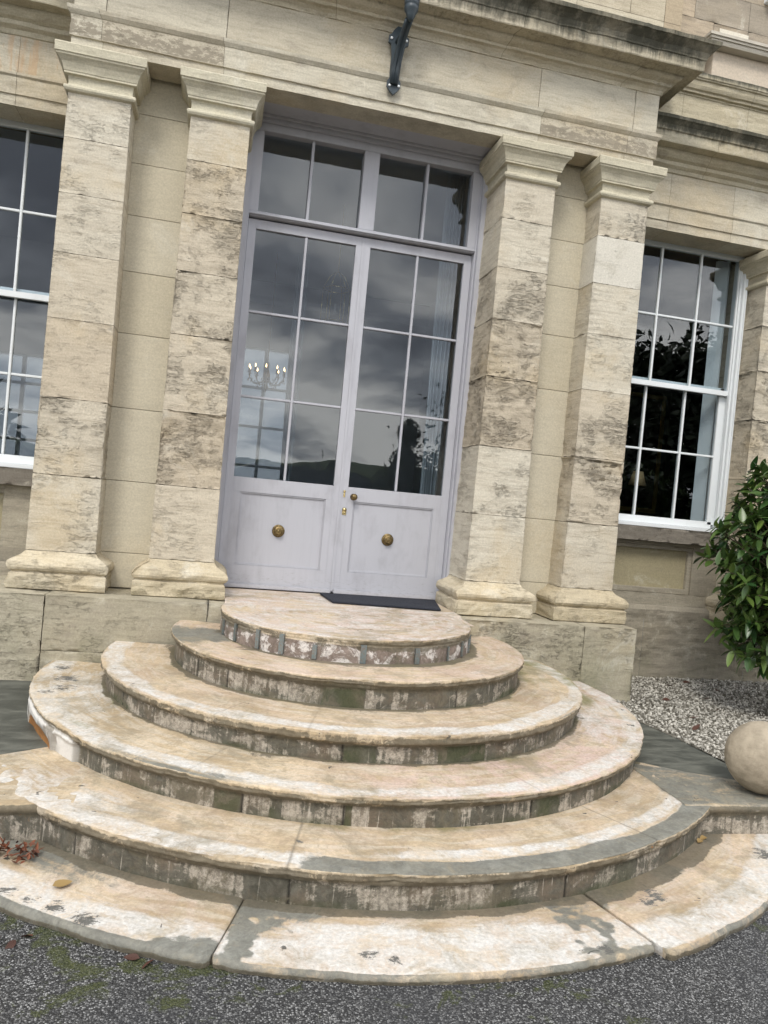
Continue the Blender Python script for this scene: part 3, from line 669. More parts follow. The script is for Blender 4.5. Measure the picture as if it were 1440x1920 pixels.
# portico entablature: architrave, frieze, cornice
EP = [(-A_ + .012, .66), (-A_ + .012, 0), (A_ - .012, 0), (A_ - .012, .66)]
bm = NB(); sweep(bm, [(-.22, 3.772), (0, 3.772), (0, 3.838), (.014, 3.842), (.014, 3.985), (.020, 3.990), (.036, 4.012), (.040, 4.036), (.012, 4.046)], EP, joints=(-2.059, -1.226, 1.239, 2.0), rough=.004, chip=.006, tones=[.35, .8, .3, .85, .6], seed=3)
arch = obj('architrave', bm, M_entab, MAN)
bm = NB()
fx = [-A_ + .012, -2.055, -1.229, 0.0, 1.216, 2.054, A_ - .012]
for k in range(6):
    block(bm, fx[k] + .0012, fx[k + 1] - .0012, 0, .66, 4.046, 4.366, res=.025, tone=[.3, .4, .7, .65, .35, .3][k], rough=.005, chip=.004, sides='-y-x+x', seed=k * 5.1)
obj('frieze', bm, M_entab, MAN)
g = G('lime_mortar'); M_mort = g.fin((.16, .135, .095), .95)
bm = bmesh.new(); box(bm, -A_ + .035, A_ - .035, .024, .66, 3.80, 4.70)
for a, b in ((-A_, -B_), (-C_, -D_), (D_, C_), (B_, A_)): box(bm, a + .045, b - .045, .022, .24, .0, 3.78)
for s in (-1, 1):
    a, b = sorted((s * 2.2, s * 5.2)); box(bm, a, b, .44, .9, 3.48, 4.85); a, b = sorted((s * 2.1, s * 5.3)); box(bm, a, b, .91, 1.08, 4.8, 6.3)
    a, b = sorted((s * (C_ - .05), s * (B_ + .05))); box(bm, a, b, .27, .44, .0, 3.77)
box(bm, -4.7, 2.58, .36, .74, 4.70, 6.3)
obj('mortar_backing', bm, M_mort, MAN)  # backing boxes added inside the masonry so no sky shows through the joints
CP = [(0.0, 4.364), (.012, 4.366), (.012, 4.376), (.020, 4.395), (.040, 4.412), (.064, 4.420), (.066, 4.440), (.080, 4.446), (.105, 4.458), (.125, 4.476), (.130, 4.490), (.215, 4.498), (.232, 4.492), (.236, 4.500), (.238, 4.572),
      (.246, 4.578), (.247, 4.590), (.252, 4.600), (.262, 4.625), (.288, 4.650), (.306, 4.664), (.318, 4.670), (.320, 4.700), (.310, 4.706), (-.2, 4.76)]
bm = NB(); sweep(bm, CP, EP, joints=(-1.62, -.45, .86, 1.9), rough=.006, chip=.014, tones=[.3, .6, .2, .5, .7], seed=8, sub=.016)
obj('cornice', bm, M_corn, MAN)
# attic wall above the portico
bm = NB()
for zi, (z0, z1) in enumerate([(4.72, 5.21), (5.21, 5.72), (5.72, 6.3)]):
    xs = [-4.6, -3.2, -1.9, -.55, .75, 1.6, 2.43] if zi % 2 == 0 else [-4.6, -2.6, -1.2, .25, 1.2, 2.1, 2.43]
    for a, b in zip(xs, xs[1:]): block(bm, a + .001, b - .001, .33, .75, z0 + .001, z1 - .001, res=.06, tone=random.random() * .5, rough=.003, chip=.003, sides='-y', seed=a + z0)
    block(bm, 2.431, 2.60, .33, .95, z0 + .001, z1 - .001, res=.06, tone=1., rough=.003, chip=.003, sides='-y+x', seed=z0)
obj('attic_wall', bm, stone_mat('attic_limestone', (.56, .51, .39), (.44, .36, .25), .1, .25), MAN)
# wings: wall under windows, jambs, lintel entablature, upper wall
def wing(s):
    def X(a, b): return (a, b) if s > 0 else (-b, -a)
    WY = .66
    bm = NB()
    def wb(a, b, z0, z1, y0=WY, tone=None, rough=.004, sides='-y-x+x+z-z', y1=.95, res=.04): 
        q = X(a, b); block(bm, q[0] + .001, q[1] - .001, y0, y1, z0 + .001, z1 - .001, res=res, tone=random.random() if tone is None else tone, rough=rough, chip=rough, sides=sides, seed=a * 5 + z0 * 3 + s)
    # jambs
    for k in range(len(JW) - 1): wb(3.765, 4.6, JW[k], JW[k + 1] if k < len(JW) - 2 else 3.46)
    wb(2.2, 2.36, .2, 3.46)
    # below sill: frame round an ochre panel
    for a, b in ((2.2, 2.62), (3.48, 4.6)): wb(a, b, .18, .69)
    wb(2.6, 3.5, .635, .69); wb(2.2, 4.6, .07, .185)
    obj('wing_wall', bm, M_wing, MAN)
    bm = NB(); q = X(2.6, 3.5); block(bm, q[0], q[1], WY + .055, .95, .17, .66, res=.06, tone=.4, rough=.001, chip=.001, sides='-y'); obj('sunk_panel', bm, M_panel, MAN)
    bm = NB()
    for a, b, c, d_ in ((3.44, 3.49, .19, .63), (2.6, 3.49, .185, .235), (2.6, 3.49, .60, .635)): q = X(a, b); block(bm, q[0], q[1], WY + .022, .9, c, d_, res=.05, tone=.5, rough=.002, chip=.004, sides='-y-x+x+z-z', seed=a)
    obj('panel_moulding', bm, M_wing, MAN)
    bm = NB(); q = X(2.2, 3.72); block(bm, q[0], q[1], WY - .085, .95, .672, .805, res=.02, tone=.9, rough=.012, chip=.016, seed=4 + s); obj('stone_sill', bm, stone_mat('worn_sill_stone', (.24, .215, .175), (.19, .17, .14), 0, .5), MAN)
    bm = NB(); sweep(bm, [(0, -.78), (0, .030), (.0, .034), (-.02, .060), (-.05, .075)], [X(2.2, 4.9)[0:1] + (.585,), X(2.2, 4.9)[1:2] + (.585,)], joints=tuple(s * q for q in (2.98, 4.1)), rough=.008, chip=.01, tones=[.7, .9, .6], seed=14); obj('wing_plinth', bm, M_wing, MAN)
    # entablature over the window
    pa = [X(A_ - .05, 5.2)[0:1] + (.40,), X(A_ - .05, 5.2)[1:2] + (.40,)]
    bm = NB(); sweep(bm, [(-.27, 3.462), (0, 3.462), (0, 3.538), (.012, 3.542), (.012, 3.664), (.026, 3.676), (.026, 3.692), (0, 3.70), (0, 3.965)], pa, joints=tuple(s * q for q in (2.7, 3.35, 4.1)), rough=.004, chip=.004, tones=[.5, .8, .4, .6], seed=20); obj('architrave', bm, M_entab, MAN)
    wc = [(0, 3.964), (.012, 3.97), (.02, 4.0), (.05, 4.02), (.052, 4.05), (.08, 4.065), (.11, 4.10), (.118, 4.124), (.19, 4.134), (.205, 4.128), (.208, 4.136), (.210, 4.215), (.222, 4.222), (.224, 4.234), (.234, 4.262), (.262, 4.288), (.276, 4.296), (.278, 4.322), (-.1, 4.37)]
    bm = NB(); sweep(bm, wc, pa, joints=tuple(s * q for q in (3.0, 4.3)), rough=.005, chip=.01, tones=[.4, .6, .2], seed=31, sub=.016); obj('cornice', bm, M_wcorn, MAN)
    # blocking course and string
    bl = [(-.1, 4.34), (-.02, 4.345), (-.02, 4.690), (-.012, 4.694), (-.012, 4.706), (.010, 4.712), (.012, 4.730), (.03, 4.738), (.045, 4.765), (.05, 4.80), (.064, 4.806), (.066, 4.815), (.074, 4.82), (.076, 4.862), (.06, 4.872), (-.25, 4.90)]
    bm = NB(); sweep(bm, bl, [(X(A_ + .1, 5.2)[0], .40), (X(A_ + .1, 5.2)[1], .40)], joints=tuple(s * q for q in (2.75, 3.42, 4.0)), rough=.005, chip=.006, tones=[.1, .3, .0, .4], seed=41, sub=.03)
    obj('blocking_course', bm, stone_mat('stained_blocking_stone', (.50, .45, .33), (.43, .37, .25), .1, .5, crust=(4.80, 4.86, .10)), MAN)
    bm = NB(); q = X(3.0, 5.2); block(bm, q[0], q[1], .42, .9, 4.88, 5.142, res=.06, tone=.1, rough=.001, chip=.001, sides='-y-x+x'); obj('parapet_block', bm, stone_mat('rosy_new_stone', (.56, .48, .38), (.56, .48, .38), .1, .1, smooth=True), MAN)
    bm = NB(); sweep(bm, [(-.05, 5.142), (.08, 5.144), (.088, 5.160), (.092, 5.178), (.104, 5.180), (.106, 5.198), (.118, 5.20), (.12, 5.224), (.10, 5.23), (-.3, 5.25)], [(X(3.0, 5.2)[0], .9), (X(3.0, 5.2)[0], .42), (X(3.0, 5.2)[1], .42), (X(3.0, 5.2)[1], .9)], rough=0, tones=[.1]); obj('gutter_moulding', bm, paint('off_white_moulding_%s' % ('east' if s > 0 else 'west'), (.52, .48, .40), .6, .12), MAN)
    # upper storey wall
    bm = NB(); zz = [4.86, 5.15, 5.42, 5.70, 5.98, 6.3]
    for k in range(5):
        x = 2.3 + (.2 if k % 2 else 0)
        while x < 5.2:
            L = random.uniform(.38, .62); wb(x, min(x + L, 5.3), zz[k], zz[k + 1], y0=.85, y1=1.1, rough=.005, sides='-y', res=.05, tone=random.random() * 1.1); x += L
    obj('upper_wall', bm, stone_mat('upper_storey_limestone', (.46, .38, .28), (.33, .29, .23), .15, .45), MAN)
    bm = NB(); q = X(3.32, 3.64); block(bm, q[0], q[1], .838, .9, 5.455, 5.655, res=.05, tone=.1, rough=.001, chip=.001, sides='-y-x+x+z-z'); obj('replacement_block', bm, M_pale, MAN)
wing(1); wing(-1)
# upper window sill, white
bm = bmesh.new(); box(bm, 3.78, 5.0, .74, .92, 6.00, 6.10, .006); obj('upper_sill', bm, M_white, MAN)
# ------------------------------------------------------------------ sash windows
def sash_window(s, bars, xin, xout, yg=.74):
    """bars: x of the vertical glazing bars; xin/xout: glass edges"""
    def bx(bm, a, b, y0, y1, z0, z1, bev=.003):
        a, b = (a, b) if s > 0 else (-b, -a); box(bm, a, b, y0, y1, z0, z1, bev)
    bm = bmesh.new(); w_ = .055
    z0, z1 = .905, 3.43; fo = xout + .060; fi = xin - .08
    # box frame
    bx(bm, fi - .0, xin - .04, yg - .07, yg + .08, .80, 3.46); bx(bm, xout + .028, fo, yg - .085, yg + .08, .80, 3.46); bx(bm, fo - .012, fo, yg - .10, yg - .085, .80, 3.46)
    bx(bm, xin - .04, xin - .015, yg - .045, yg - .02, .80, 3.46); bx(bm, xout + .010, xout + .028, yg - .055, yg - .02, .84, 3.46)
    bx(bm, xin - .04, xout + .045, yg - .07, yg + .08, 3.475, 3.53); 
    bx(bm, xin - .04, xout + .045, yg - .10, yg + .08, .806, .838)
    fr = obj('window_frame', bm, M_white, MAN)
    for (lo, hi, yy, nm) in ((2.165, z1, yg - .015, 0), (z0, 2.165, yg + .035, 1)):
        bm = bmesh.new()
        iw = .045 if nm else 0.; bx(bm, xin - .04, xin, yy - .02, yy + .02, lo - .03, hi + .045); bx(bm, xout - iw, xout + .045, yy - .02, yy + .02, lo - .03, hi + .045)
        bx(bm, xin, xout, yy - .02, yy + .02, hi, hi + .044, .002); bx(bm, xin, xout, yy - .02, yy + .02, lo - (.066 if nm else .035), lo + (.0 if nm else .012), .002)
        for x in bars: bx(bm, x - .010, x + .010, yy - .018, yy + .018, lo, hi, .004)
        mid = 2.80 if nm == 0 else 1.54
        xs = [xin] + list(bars) + [xout]
        for a, b in zip(xs, xs[1:]): bx(bm, a + .010, b - .010, yy - .016, yy + .016, mid - .010, mid + .010, .004)
        sa = obj('sash', bm, M_white, fr)
    bm = bmesh.new()
    for (lo, hi, yy) in ((2.165, z1, yg - .015), (z0, 2.165, yg + .035)):
        a, b = (xin, xout) if s > 0 else (-xout, -xin)
        box(bm, a - .005, b + .005, yy - .0015, yy + .0015, lo - .005, hi + .005)
    obj('pane', bm, M_glass, fr)
    # panelled shutter folded in the inner reveal
    bm = bmesh.new(); W_ = .135
    box(bm, 0, W_, 0, .03, .84, 3.5)
    for (a, b) in ((.95, 1.35), (1.42, 2.15), (2.25, 3.4)):
        box(bm, .025, .040, -.010, .001, a, b, .002); box(bm, W_ - .04, W_ - .025, -.010, .001, a, b, .002)
        box(bm, .040, W_ - .04, -.010, .001, a, a + .015, .002); box(bm, .040, W_ - .04, -.010, .001, b - .015, b, .002)
    ang = rad(62)
    for v in bm.verts:
        x, y = v.co.x, v.co.y; px = xout + .02 - (x * math.cos(ang) + y * math.sin(ang)) + .0; py = yg + .11 + x * math.sin(ang) - y * math.cos(ang) + .03
        v.co.x = s * px; v.co.y = py
    obj('shutter', bm, M_white, fr)
sash_window(1, (2.872, 3.292), 2.46, 3.705)
sash_window(-1, (2.678, 3.098), 2.37, 3.51)
# ------------------------------------------------------------------ door, frame and fanlight
bm = bmesh.new()
box(bm, -1.03, -.966, .435, .60, -.0, 3.80, .003); box(bm, .966, 1.03, .435, .60, -.0, 3.80, .003)
box(bm, -.966, -.952, .475, .60, .0, 3.72, .003); box(bm, .952, .966, .475, .60, .0, 3.72, .003)
box(bm, -.952, .952, .478, .60, 2.998, 3.034, .003); box(bm, -.952, .952, .464, .60, 3.004, 3.016, .002)
box(bm, -.966, .966, .478, .60, 3.675, 3.80, .003); box(bm, -1.03, 1.03, .440, .478, 3.735, 3.80, .006); box(bm, -1.03, 1.03, .405, .478, 3.765, 3.80, .006)
box(bm, -1.1, 1.1, .20, .60, 3.779, 3.86)
box(bm, -.065, .065, .482, .60, 3.034, 3.675, .003)
for s in (-1, 1):
    box(bm, min(s * .952, s * .885), max(s * .952, s * .885), .484, .60, 3.034, 3.675, .002)
    box(bm, s * .487 - .011, s * .487 + .011, .50, .58, 3.034, 3.675, .004)
DF = obj('door_frame', bm, M_grey, MAN)
bm = bmesh.new()
box(bm, -.89, -.06, .55, .553, 3.03, 3.68); box(bm, .06, .89, .55, .553, 3.03, 3.68)
obj('fanlight_pane', bm, M_glass, DF)
def leaf(s):
    bm = bmesh.new()
    def bx(a, b, y0, y1, z0, z1, bev=.002):
        a, b = sorted((s * a, s * b)); box(bm, a, b, y0, y1, z0, z1, bev)
    y0, y1 = .530, .575; xi = .0035; xo = .950; gi, go = .062, .885
    bx(xi, gi, y0, y1, .012, 2.985); bx(go, xo, y0, y1, .012, 2.985)
    bx(gi, go, y0, y1, 2.910, 2.985); bx(gi, go, y0, y1, .785, .905); bx(gi, go, y0, y1, .012, .190)
    bx(gi, .118, y0, y1, .190, .785, 0); bx(.818, go, y0, y1, .190, .785, 0)
    bx(.118, .818, y0 + .018, y1, .190, .785, 0)
    # bead round the panel and the glass
    for (a, b, c, d) in ((.118, .128, .19, .785), (.808, .818, .19, .785), (.128, .808, .19, .202), (.128, .808, .773, .785)): bx(a, b, y0 + .006, y0 + .02, c, d, .003)
    bx(.012, xo - .005, y0 - .028, y0, .004, .040, .006)       # weatherboard
    xm = .474
    bx(xm - .010, xm + .010, y0 + .004, y1 - .004, .905, 2.910, .004)
    for z in (1.560, 2.247):
        bx(gi, xm - .010, y0 + .005, y1 - .005, z - .010, z + .010, .004); bx(xm + .010, go, y0 + .005, y1 - .005, z - .010, z + .010, .004)
    if s > 0: box(bm, -.012, .012, y0 - .006, y0 - .0, .02, 2.98, .002)
    d = obj('door', bm, M_grey, MAN, label='left door leaf' if s < 0 else 'right door leaf with the handle and lock')
    bm = bmesh.new(); a, b = sorted((s * (gi - .006), s * (go + .006))); box(bm, a, b, .551, .554, .9, 2.916); obj('pane', bm, M_glass, d)
    # round brass boss in the lower panel
    cx = -.486 if s < 0 else .443
    bm = bmesh.new(); lathe(bm, [(.050, 0), (.052, .006), (.047, .010), (.040, .008), (.036, .010), (.034, .024), (.037, .030), (.033, .037), (.026, .036), (.023, .040), (.020, .037), (.012, .041), (.001, .043)], 40, 'Y', (cx, y0 + .018, .488)); obj('centre_knob', bm, M_brass, d)
    return d
DL, DR = leaf(-1), leaf(1)
bm = bmesh.new(); lathe(bm, [(.027, 0), (.028, .003), (.012, .006), (.011, .028), (.022, .034), (.028, .044), (.026, .054), (.016, .062), (.001, .064)], 32, 'Y', (.112, .530, .825)); obj('door_handle', bm, M_brass, DR)
bm = bmesh.new(); lathe(bm, [(.004, 0), (.010, .003), (.010, .006), (.004, .008)], 16, 'Y', (.033, .530, .865)); box(bm, .025, .041, .524, .530, .815, .866, .003); lathe(bm, [(.006, .0), (.006, .012), (.001, .014)], 12, 'Y', (.033, .53, .83)); obj('escutcheon', bm, M_brass2, DR)
bm = bmesh.new(); lathe(bm, [(.018, 0), (.018, .007), (.013, .009), (.012, .013), (.001, .013)], 24, 'Y', (.045, .53, .712)); box(bm, .027, .063, .523, .530, .668, .706, .003); lathe(bm, [(.008, .0), (.008, .012), (.001, .013)], 12, 'Y', (.045, .53, .688)); obj('door_lock', bm, M_brass2, DR)
# ------------------------------------------------------------------ interior shell
g = G('pale_interior_plaster'); M_int = g.fin(g.mix(g.noise(g.pos, 2, 3), (.46, .48, .50), (.54, .55, .57)), .8)
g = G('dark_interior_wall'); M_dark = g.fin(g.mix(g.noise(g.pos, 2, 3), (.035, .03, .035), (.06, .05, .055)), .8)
g = G('interior_floor_boards'); M_floor = g.fin(g.mix(g.noise(g.vec(g.pos, (14, 1, 1)), 2, 4), (.06, .035, .02), (.13, .08, .045)), .4)
def room(x0, x1, y0, y1, z0, z1, mats, holes=()):
    bm = bmesh.new()
    t = .12
    box(bm, x0 - t, x0, y0, y1 + t, z0, z1); box(bm, x1, x1 + t, y0, y1 + t, z0, z1)
    hs = sorted(holes); x = x0
    for (a, b, za, zb) in hs:
        box(bm, x, a, y1, y1 + t, z0, z1); box(bm, a, b, y1, y1 + t, z0, za); box(bm, a, b, y1, y1 + t, zb, z1); x = b
    box(bm, x, x1, y1, y1 + t, z0, z1)
    wl = obj('interior_wall', bm, mats[0], MAN)
    bm = bmesh.new(); box(bm, x0 - t, x1 + t, y0 - .02, y1 + t, z0 - .1, z0 - .002); obj('interior_floor', bm, M_floor, MAN)
    bm = bmesh.new(); box(bm, x0 - t, x1 + t, y0 - .02, y1 + t, z1 + .002, z1 + .1); obj('ceiling', bm, mats[1], MAN)
HX = 2.05
room(-HX, HX, .62, 6.0, .0, 3.98, (M_int, M_int), holes=[(-.86, -.02, .55, 2.95)])
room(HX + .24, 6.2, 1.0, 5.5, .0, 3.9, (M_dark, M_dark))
room(-6.2, -HX - .24, 1.0, 5.5, .0, 3.9, (M_int, M_int), holes=[(-4.5, -2.95, .8, 2.35)])
# wall returns that close the recess round the door
bm = bmesh.new()
for s in (-1, 1):
    a, b = sorted((s * 1.0, s * (HX + .12))); box(bm, a, b, .46, .64, -.0, 4.0)
    a, b = sorted((s * (HX + .1), s * 2.36)); box(bm, a, b, .50, 1.1, -.0, 4.0)
    a, b = sorted((s * 3.8, s * 6.3)); box(bm, a, b, .96, 1.02, -.0, 4.0)
    a, b = sorted((s * 2.3, s * 6.3)); box(bm, a, b, .96, 1.02, 3.56, 4.0); box(bm, a, b, .96, 1.02, -.1, .8)
obj('inner_wall', bm, M_smooth, MAN)
# roof slab so no sky leaks in
bm = bmesh.new(); box(bm, -6.4, 6.4, .80, 6.3, 4.1, 4.3); obj('roof', bm, M_slate, MAN)
# hall cornice, seen as pale lines through the door
bm = NB(); sweep(bm, [(0, 3.60), (.03, 3.62), (.04, 3.68), (.12, 3.78), (.14, 3.84), (.22, 3.88), (.24, 3.96)], [(HX, 5.9), (-HX, 5.9)], rough=0, tones=[0]); bm2 = bm
for v in bm2.verts: v.co.y = min(v.co.y, 5.99)
obj('hall_cornice', bm2, M_white, MAN)
# rear hall windows: glazing bars
for (a, b, y_, za, zb) in ((-.86, -.02, 6.02, .55, 2.95), (-4.5, -2.95, 5.52, .8, 2.35)):
    bm = bmesh.new()
    for t in (0, .5, 1): x = a + (b - a) * t; box(bm, x - .025, x + .025, y_, y_ + .05, za, zb)
    for t in (0, .25, .5, .75, 1): z = za + (zb - za) * t; box(bm, a, b, y_ + .01, y_ + .04, z - .02, z + .02)
    obj('rear_glazing', bm, M_white, MAN)
g = G('sky_dimming_sheet'); tn = g.n('ShaderNodeBsdfTranslucent'); tn.inputs[0].default_value = (.36, .38, .40, 1); tt = g.n('ShaderNodeBsdfTransparent'); tt.inputs[0].default_value = (.56, .58, .6, 1)
mm_ = g.n('ShaderNodeMixShader'); mm_.inputs[0].default_value = .72; g.t.links.new(tt.outputs[0], mm_.inputs[1]); g.t.links.new(tn.outputs[0], mm_.inputs[2]); g.t.links.new(mm_.outputs[0], g.o.inputs[0])
bm = bmesh.new(); box(bm, -.86, -.02, 6.08, 6.082, .55, 2.95); obj('sky_dimming_sheet', bm, g.m, MAN)  # added translucent sheets, they dim the sky seen through the rear windows
bm = bmesh.new(); box(bm, -4.5, -2.95, 5.58, 5.582, .8, 2.35); obj('sky_dimming_sheet', bm, g.m, MAN)
# ------------------------------------------------------------------ things inside
g = G('sheer_curtain'); fb = g.noise(g.vec(g.pos, (40, 40, .2)), 1, 3)
M_curt = g.fin(g.mix(fb, (.42, .46, .50), (.62, .66, .70)), .9)
def curtain(x0, x1, y, z0, z1, label, nm='curtain'):
    bm = bmesh.new(); n = 60; rows = []
    for i in range(n + 1):
        t = i / n; x = x0 + (x1 - x0) * t; d = .03 * math.sin(t * 34) + .012 * math.sin(t * 71 + 1)
        rows.append([bm.verts.new((x + .02 * math.sin(k * .7 + t * 5) * (1 - k / 8), y + d * (1 - .4 * k / 8), z0 + (z1 - z0) * k / 8)) for k in range(9)])
    for A, B in zip(rows, rows[1:]):
        for k in range(8): bm.faces.new((A[k], B[k], B[k + 1], A[k + 1])).smooth = True
    r = bmesh.ops.solidify(bm, geom=bm.faces[:], thickness=.004)
    return tag(obj(nm, bm, M_curt), label, 'curtain', None)
curtain(.80, .98, 1.0, .02, 3.9, 'pale sheer curtain hanging inside the right edge of the double door')
curtain(-.42, -.30, 1.9, .02, 3.2, 'narrow pale curtain hanging deeper in the hall, seen through the left door leaf')
# chandelier
def emis(name, c, s):
    g = G(name); e = g.n('ShaderNodeEmission'); e.inputs[0].default_value = (*c, 1); e.inputs[1].default_value = s; g.t.links.new(e.outputs[0], g.o.inputs[0]); return g.m
M_bulb = emis('candle_bulb_glow', (1., .62, .27), 6.)
CH = empty('chandelier', (-.49, 4.5, 3.98), 'lit brass chandelier with candle bulbs hanging in the hall, seen through the left door leaf', 'chandelier')
bm = bmesh.new(); tube(bm, [(-.49, 4.5, 3.98), (-.49, 4.5, 2.5)], .006); lathe(bm, [(.004, 2.52), (.03, 2.48), (.02, 2.42), (.045, 2.34), (.05, 2.28), (.02, 2.22), (.035, 2.17), (.01, 2.12), (.002, 2.10)], 20, 'Z', (-.49, 4.5, 0)); obj('stem', bm, M_brass, CH)
for k in range(10):
    a = 2 * math.pi * k / 10 + .2; bm = bmesh.new(); ux, uy = math.cos(a), math.sin(a)
    tube(bm, [(-.49 + ux * r_, 4.5 + uy * r_, z) for r_, z in ((.03, 2.27), (.10, 2.21), (.18, 2.22), (.235, 2.29), (.24, 2.34))], .006)
    lathe(bm, [(.004, 2.335), (.025, 2.345), (.012, 2.352), (.011, 2.40), (.001, 2.401)], 12, 'Z', (-.49 + ux * .24, 4.5 + uy * .24, 0))
    ar = obj('arm', bm, M_brass, CH)
    bm = bmesh.new(); lathe(bm, [(.003, 2.40), (.007, 2.412), (.008, 2.422), (.004, 2.44), (.001, 2.45)], 10, 'Z', (-.49 + ux * .24, 4.5 + uy * .24, 0)); obj('candle_bulb', bm, M_bulb, ar)
g = G('cut_crystal'); M_cry = g.fin((.85, .72, .50), .08, metal=.9)
for k in range(30):
    a = 2 * math.pi * k / 20; r_ = .24 if k < 20 else .13; z_ = 2.30 - (.03 if k % 2 else .055) - (0 if k < 20 else .06)
    bm = bmesh.new(); lathe(bm, [(.001, z_ + .018), (.007, z_ + .008), (.008, z_), (.001, z_ - .018)], 6, 'Z', (-.49 + r_ * math.cos(a), 4.5 + r_ * math.sin(a), 0))
    obj('crystal_drop', bm, M_cry, CH)
# glass lantern nearer the door
LN = empty('hall_lantern', (.075, 2.5, 3.98), 'hexagonal glass lantern hanging from a chain inside, seen through the top of the door', 'lantern')
bm = bmesh.new(); tube(bm, [(.075, 2.5, 3.98), (.075, 2.5, 3.26)], .005)
for k in range(6):
    a = math.pi * k / 3; b = a + math.pi / 3; r1 = .15
    p = lambda t, z, r_=r1: (.075 + r_ * math.cos(t), 2.5 + r_ * math.sin(t), z)
    tube(bm, [p(a, 2.70), p(a, 3.06)], .007); tube(bm, [p(a, 2.70), p(b, 2.70)], .007); tube(bm, [p(a, 3.06), p(b, 3.06)], .008)
    tube(bm, [p(a, 3.06), p(a, 3.20, .08), (.075, 2.5, 3.26)], .005)
obj('cage', bm, M_brass2, LN)
bm = bmesh.new()
for k in range(1): lathe(bm, [(.010, 2.80), (.010, 2.90), (.001, 2.90)], 10, 'Z', (.075 + 0, 2.5, 0))
obj('candle', bm, M_white, LN)
# gilt picture and small table lamp behind the right-hand window
g = G('gilt'); M_gilt = g.fin((.34, .22, .07), .4, metal=.6)
PC = empty('picture', (4.2, 3.6, 1.9), 'large gilt-framed picture on the dark wall behind the right-hand window', 'picture')
bm = bmesh.new(); box(bm, 3.4, 4.9, 3.58, 3.62, .98, 1.04, .01); box(bm, 3.4, 4.9, 3.58, 3.62, 2.54, 2.60, .01); box(bm, 3.4, 3.46, 3.58, 3.62, 1.04, 2.54, .01); box(bm, 4.84, 4.90, 3.58, 3.62, 1.04, 2.54, .01); obj('frame', bm, M_gilt, PC)
g = G('dark_oil_paint'); bm = bmesh.new(); box(bm, 3.46, 4.84, 3.60, 3.625, 1.04, 2.54); obj('canvas', bm, g.fin(g.ramp(g.noise(g.pos, 2.5, 4), [(.3, (.006, .005, .006)), (.6, (.03, .02, .018)), (.8, (.08, .05, .035))]), .5), PC)
TL = empty('table_lamp', (3.68, 2.1, .75), 'small table lamp with a tan shade behind the lower panes of the right-hand window', 'lamp')
g = G('tan_lampshade'); bm = bmesh.new(); lathe(bm, [(.10, 1.26), (.055, 1.42)], 24, 'Z', (3.68, 2.1, 0)); obj('lamp_shade', bm, g.fin((.5, .36, .19), .8), TL)
bm = bmesh.new(); lathe(bm, [(.06, .76), (.06, .78), (.012, .80), (.03, .90), (.04, .98), (.014, 1.08), (.008, 1.30), (.001, 1.31)], 20, 'Z', (3.68, 2.1, 0)); obj('stand', bm, M_brass, TL)
ST_ = empty('side_table', (3.68, 2.1, 0.), 'dark side table under the small lamp inside the right-hand window', 'table')
bm = bmesh.new(); box(bm, 3.38, 3.98, 1.85, 2.35, .72, .755, .004); obj('table_top', bm, M_floor, ST_)
for a in (3.42, 3.94):
    for b in (1.89, 2.31): bm = bmesh.new(); box(bm, a - .02, a + .02, b - .02, b + .02, 0., .72, .004); obj('leg', bm, M_floor, ST_)
# ------------------------------------------------------------------ door mat, lamp bracket, stone ball
g = G('black_rubber_coir'); n = g.vor(g.pos, 160., out=0)
M_mat = g.fin(g.mix(n, (.012, .014, .02), (.045, .05, .065)), .9, n, .004)
bm = bmesh.new(); vs = []
for k, (x, y) in enumerate([(-.115, .43), (-.075, -.02), (.775, -.10), (.885, .44)]): vs.append((x, y))
for z in (.003, .016):
    pass
lo = [bm.verts.new((x, y, .003)) for x, y in vs]; hi = [bm.verts.new((x * .997, y, .016)) for x, y in vs]
bm.faces.new(lo[::-1]); bm.faces.new(hi)
for i in range(4): bm.faces.new((lo[i], lo[(i + 1) % 4], hi[(i + 1) % 4], hi[i]))
bmesh.ops.bevel(bm, geom=[e for e in bm.edges], offset=.004, segments=2, affect='EDGES')
tag(obj('door_mat', bm, M_mat), 'dark blue-black door mat lying before the right door leaf', 'mat')
# bracket: back plate, curved arm reaching out over the cornice, lamp gallery
LB = empty('lamp_bracket', (.03, -.02, 3.9), 'dark iron lamp bracket bolted to the frieze above the door', 'lamp bracket')
bm = bmesh.new()
ol = [(-.030, 3.905), (.0, 3.878), (.030, 3.905), (.052, 3.935), (.052, 3.975), (.036, 3.995), (.046, 4.14), (.062, 4.25), (.086, 4.262), (.086, 4.312), (.068, 4.325), (.055, 4.36), (.03, 4.385), (-.005, 4.388), (-.03, 4.36), (-.05, 4.325), (-.068, 4.312), (-.068, 4.262), (-.046, 4.25), (-.034, 4.14), (-.036, 3.995), (-.052, 3.975), (-.052, 3.935)]
f0 = [bm.verts.new((.02 + x, -.062, z)) for x, z in ol]; f1 = [bm.verts.new((.02 + x, -.040, z)) for x, z in ol]
bm.faces.new(f0); bm.faces.new(f1[::-1])
for i in range(len(ol)): bm.faces.new((f0[i], f1[i], f1[(i + 1) % len(ol)], f0[(i + 1) % len(ol)]))
box(bm, -.01, .05, -.041, .004, 3.95, 4.34)
obj('back_plate', bm, M_iron, LB)
for (x, z) in ((-.012, 3.94), (.058, 3.945), (-.028, 4.29), (.088, 4.29)):
    bm = bmesh.new(); lathe(bm, [(.010, 0), (.010, .006), (.005, .010), (.001, .010)], 12, 'Y', (x, -.062, z)); obj('bolt', bm, M_white, LB)
bm = bmesh.new()
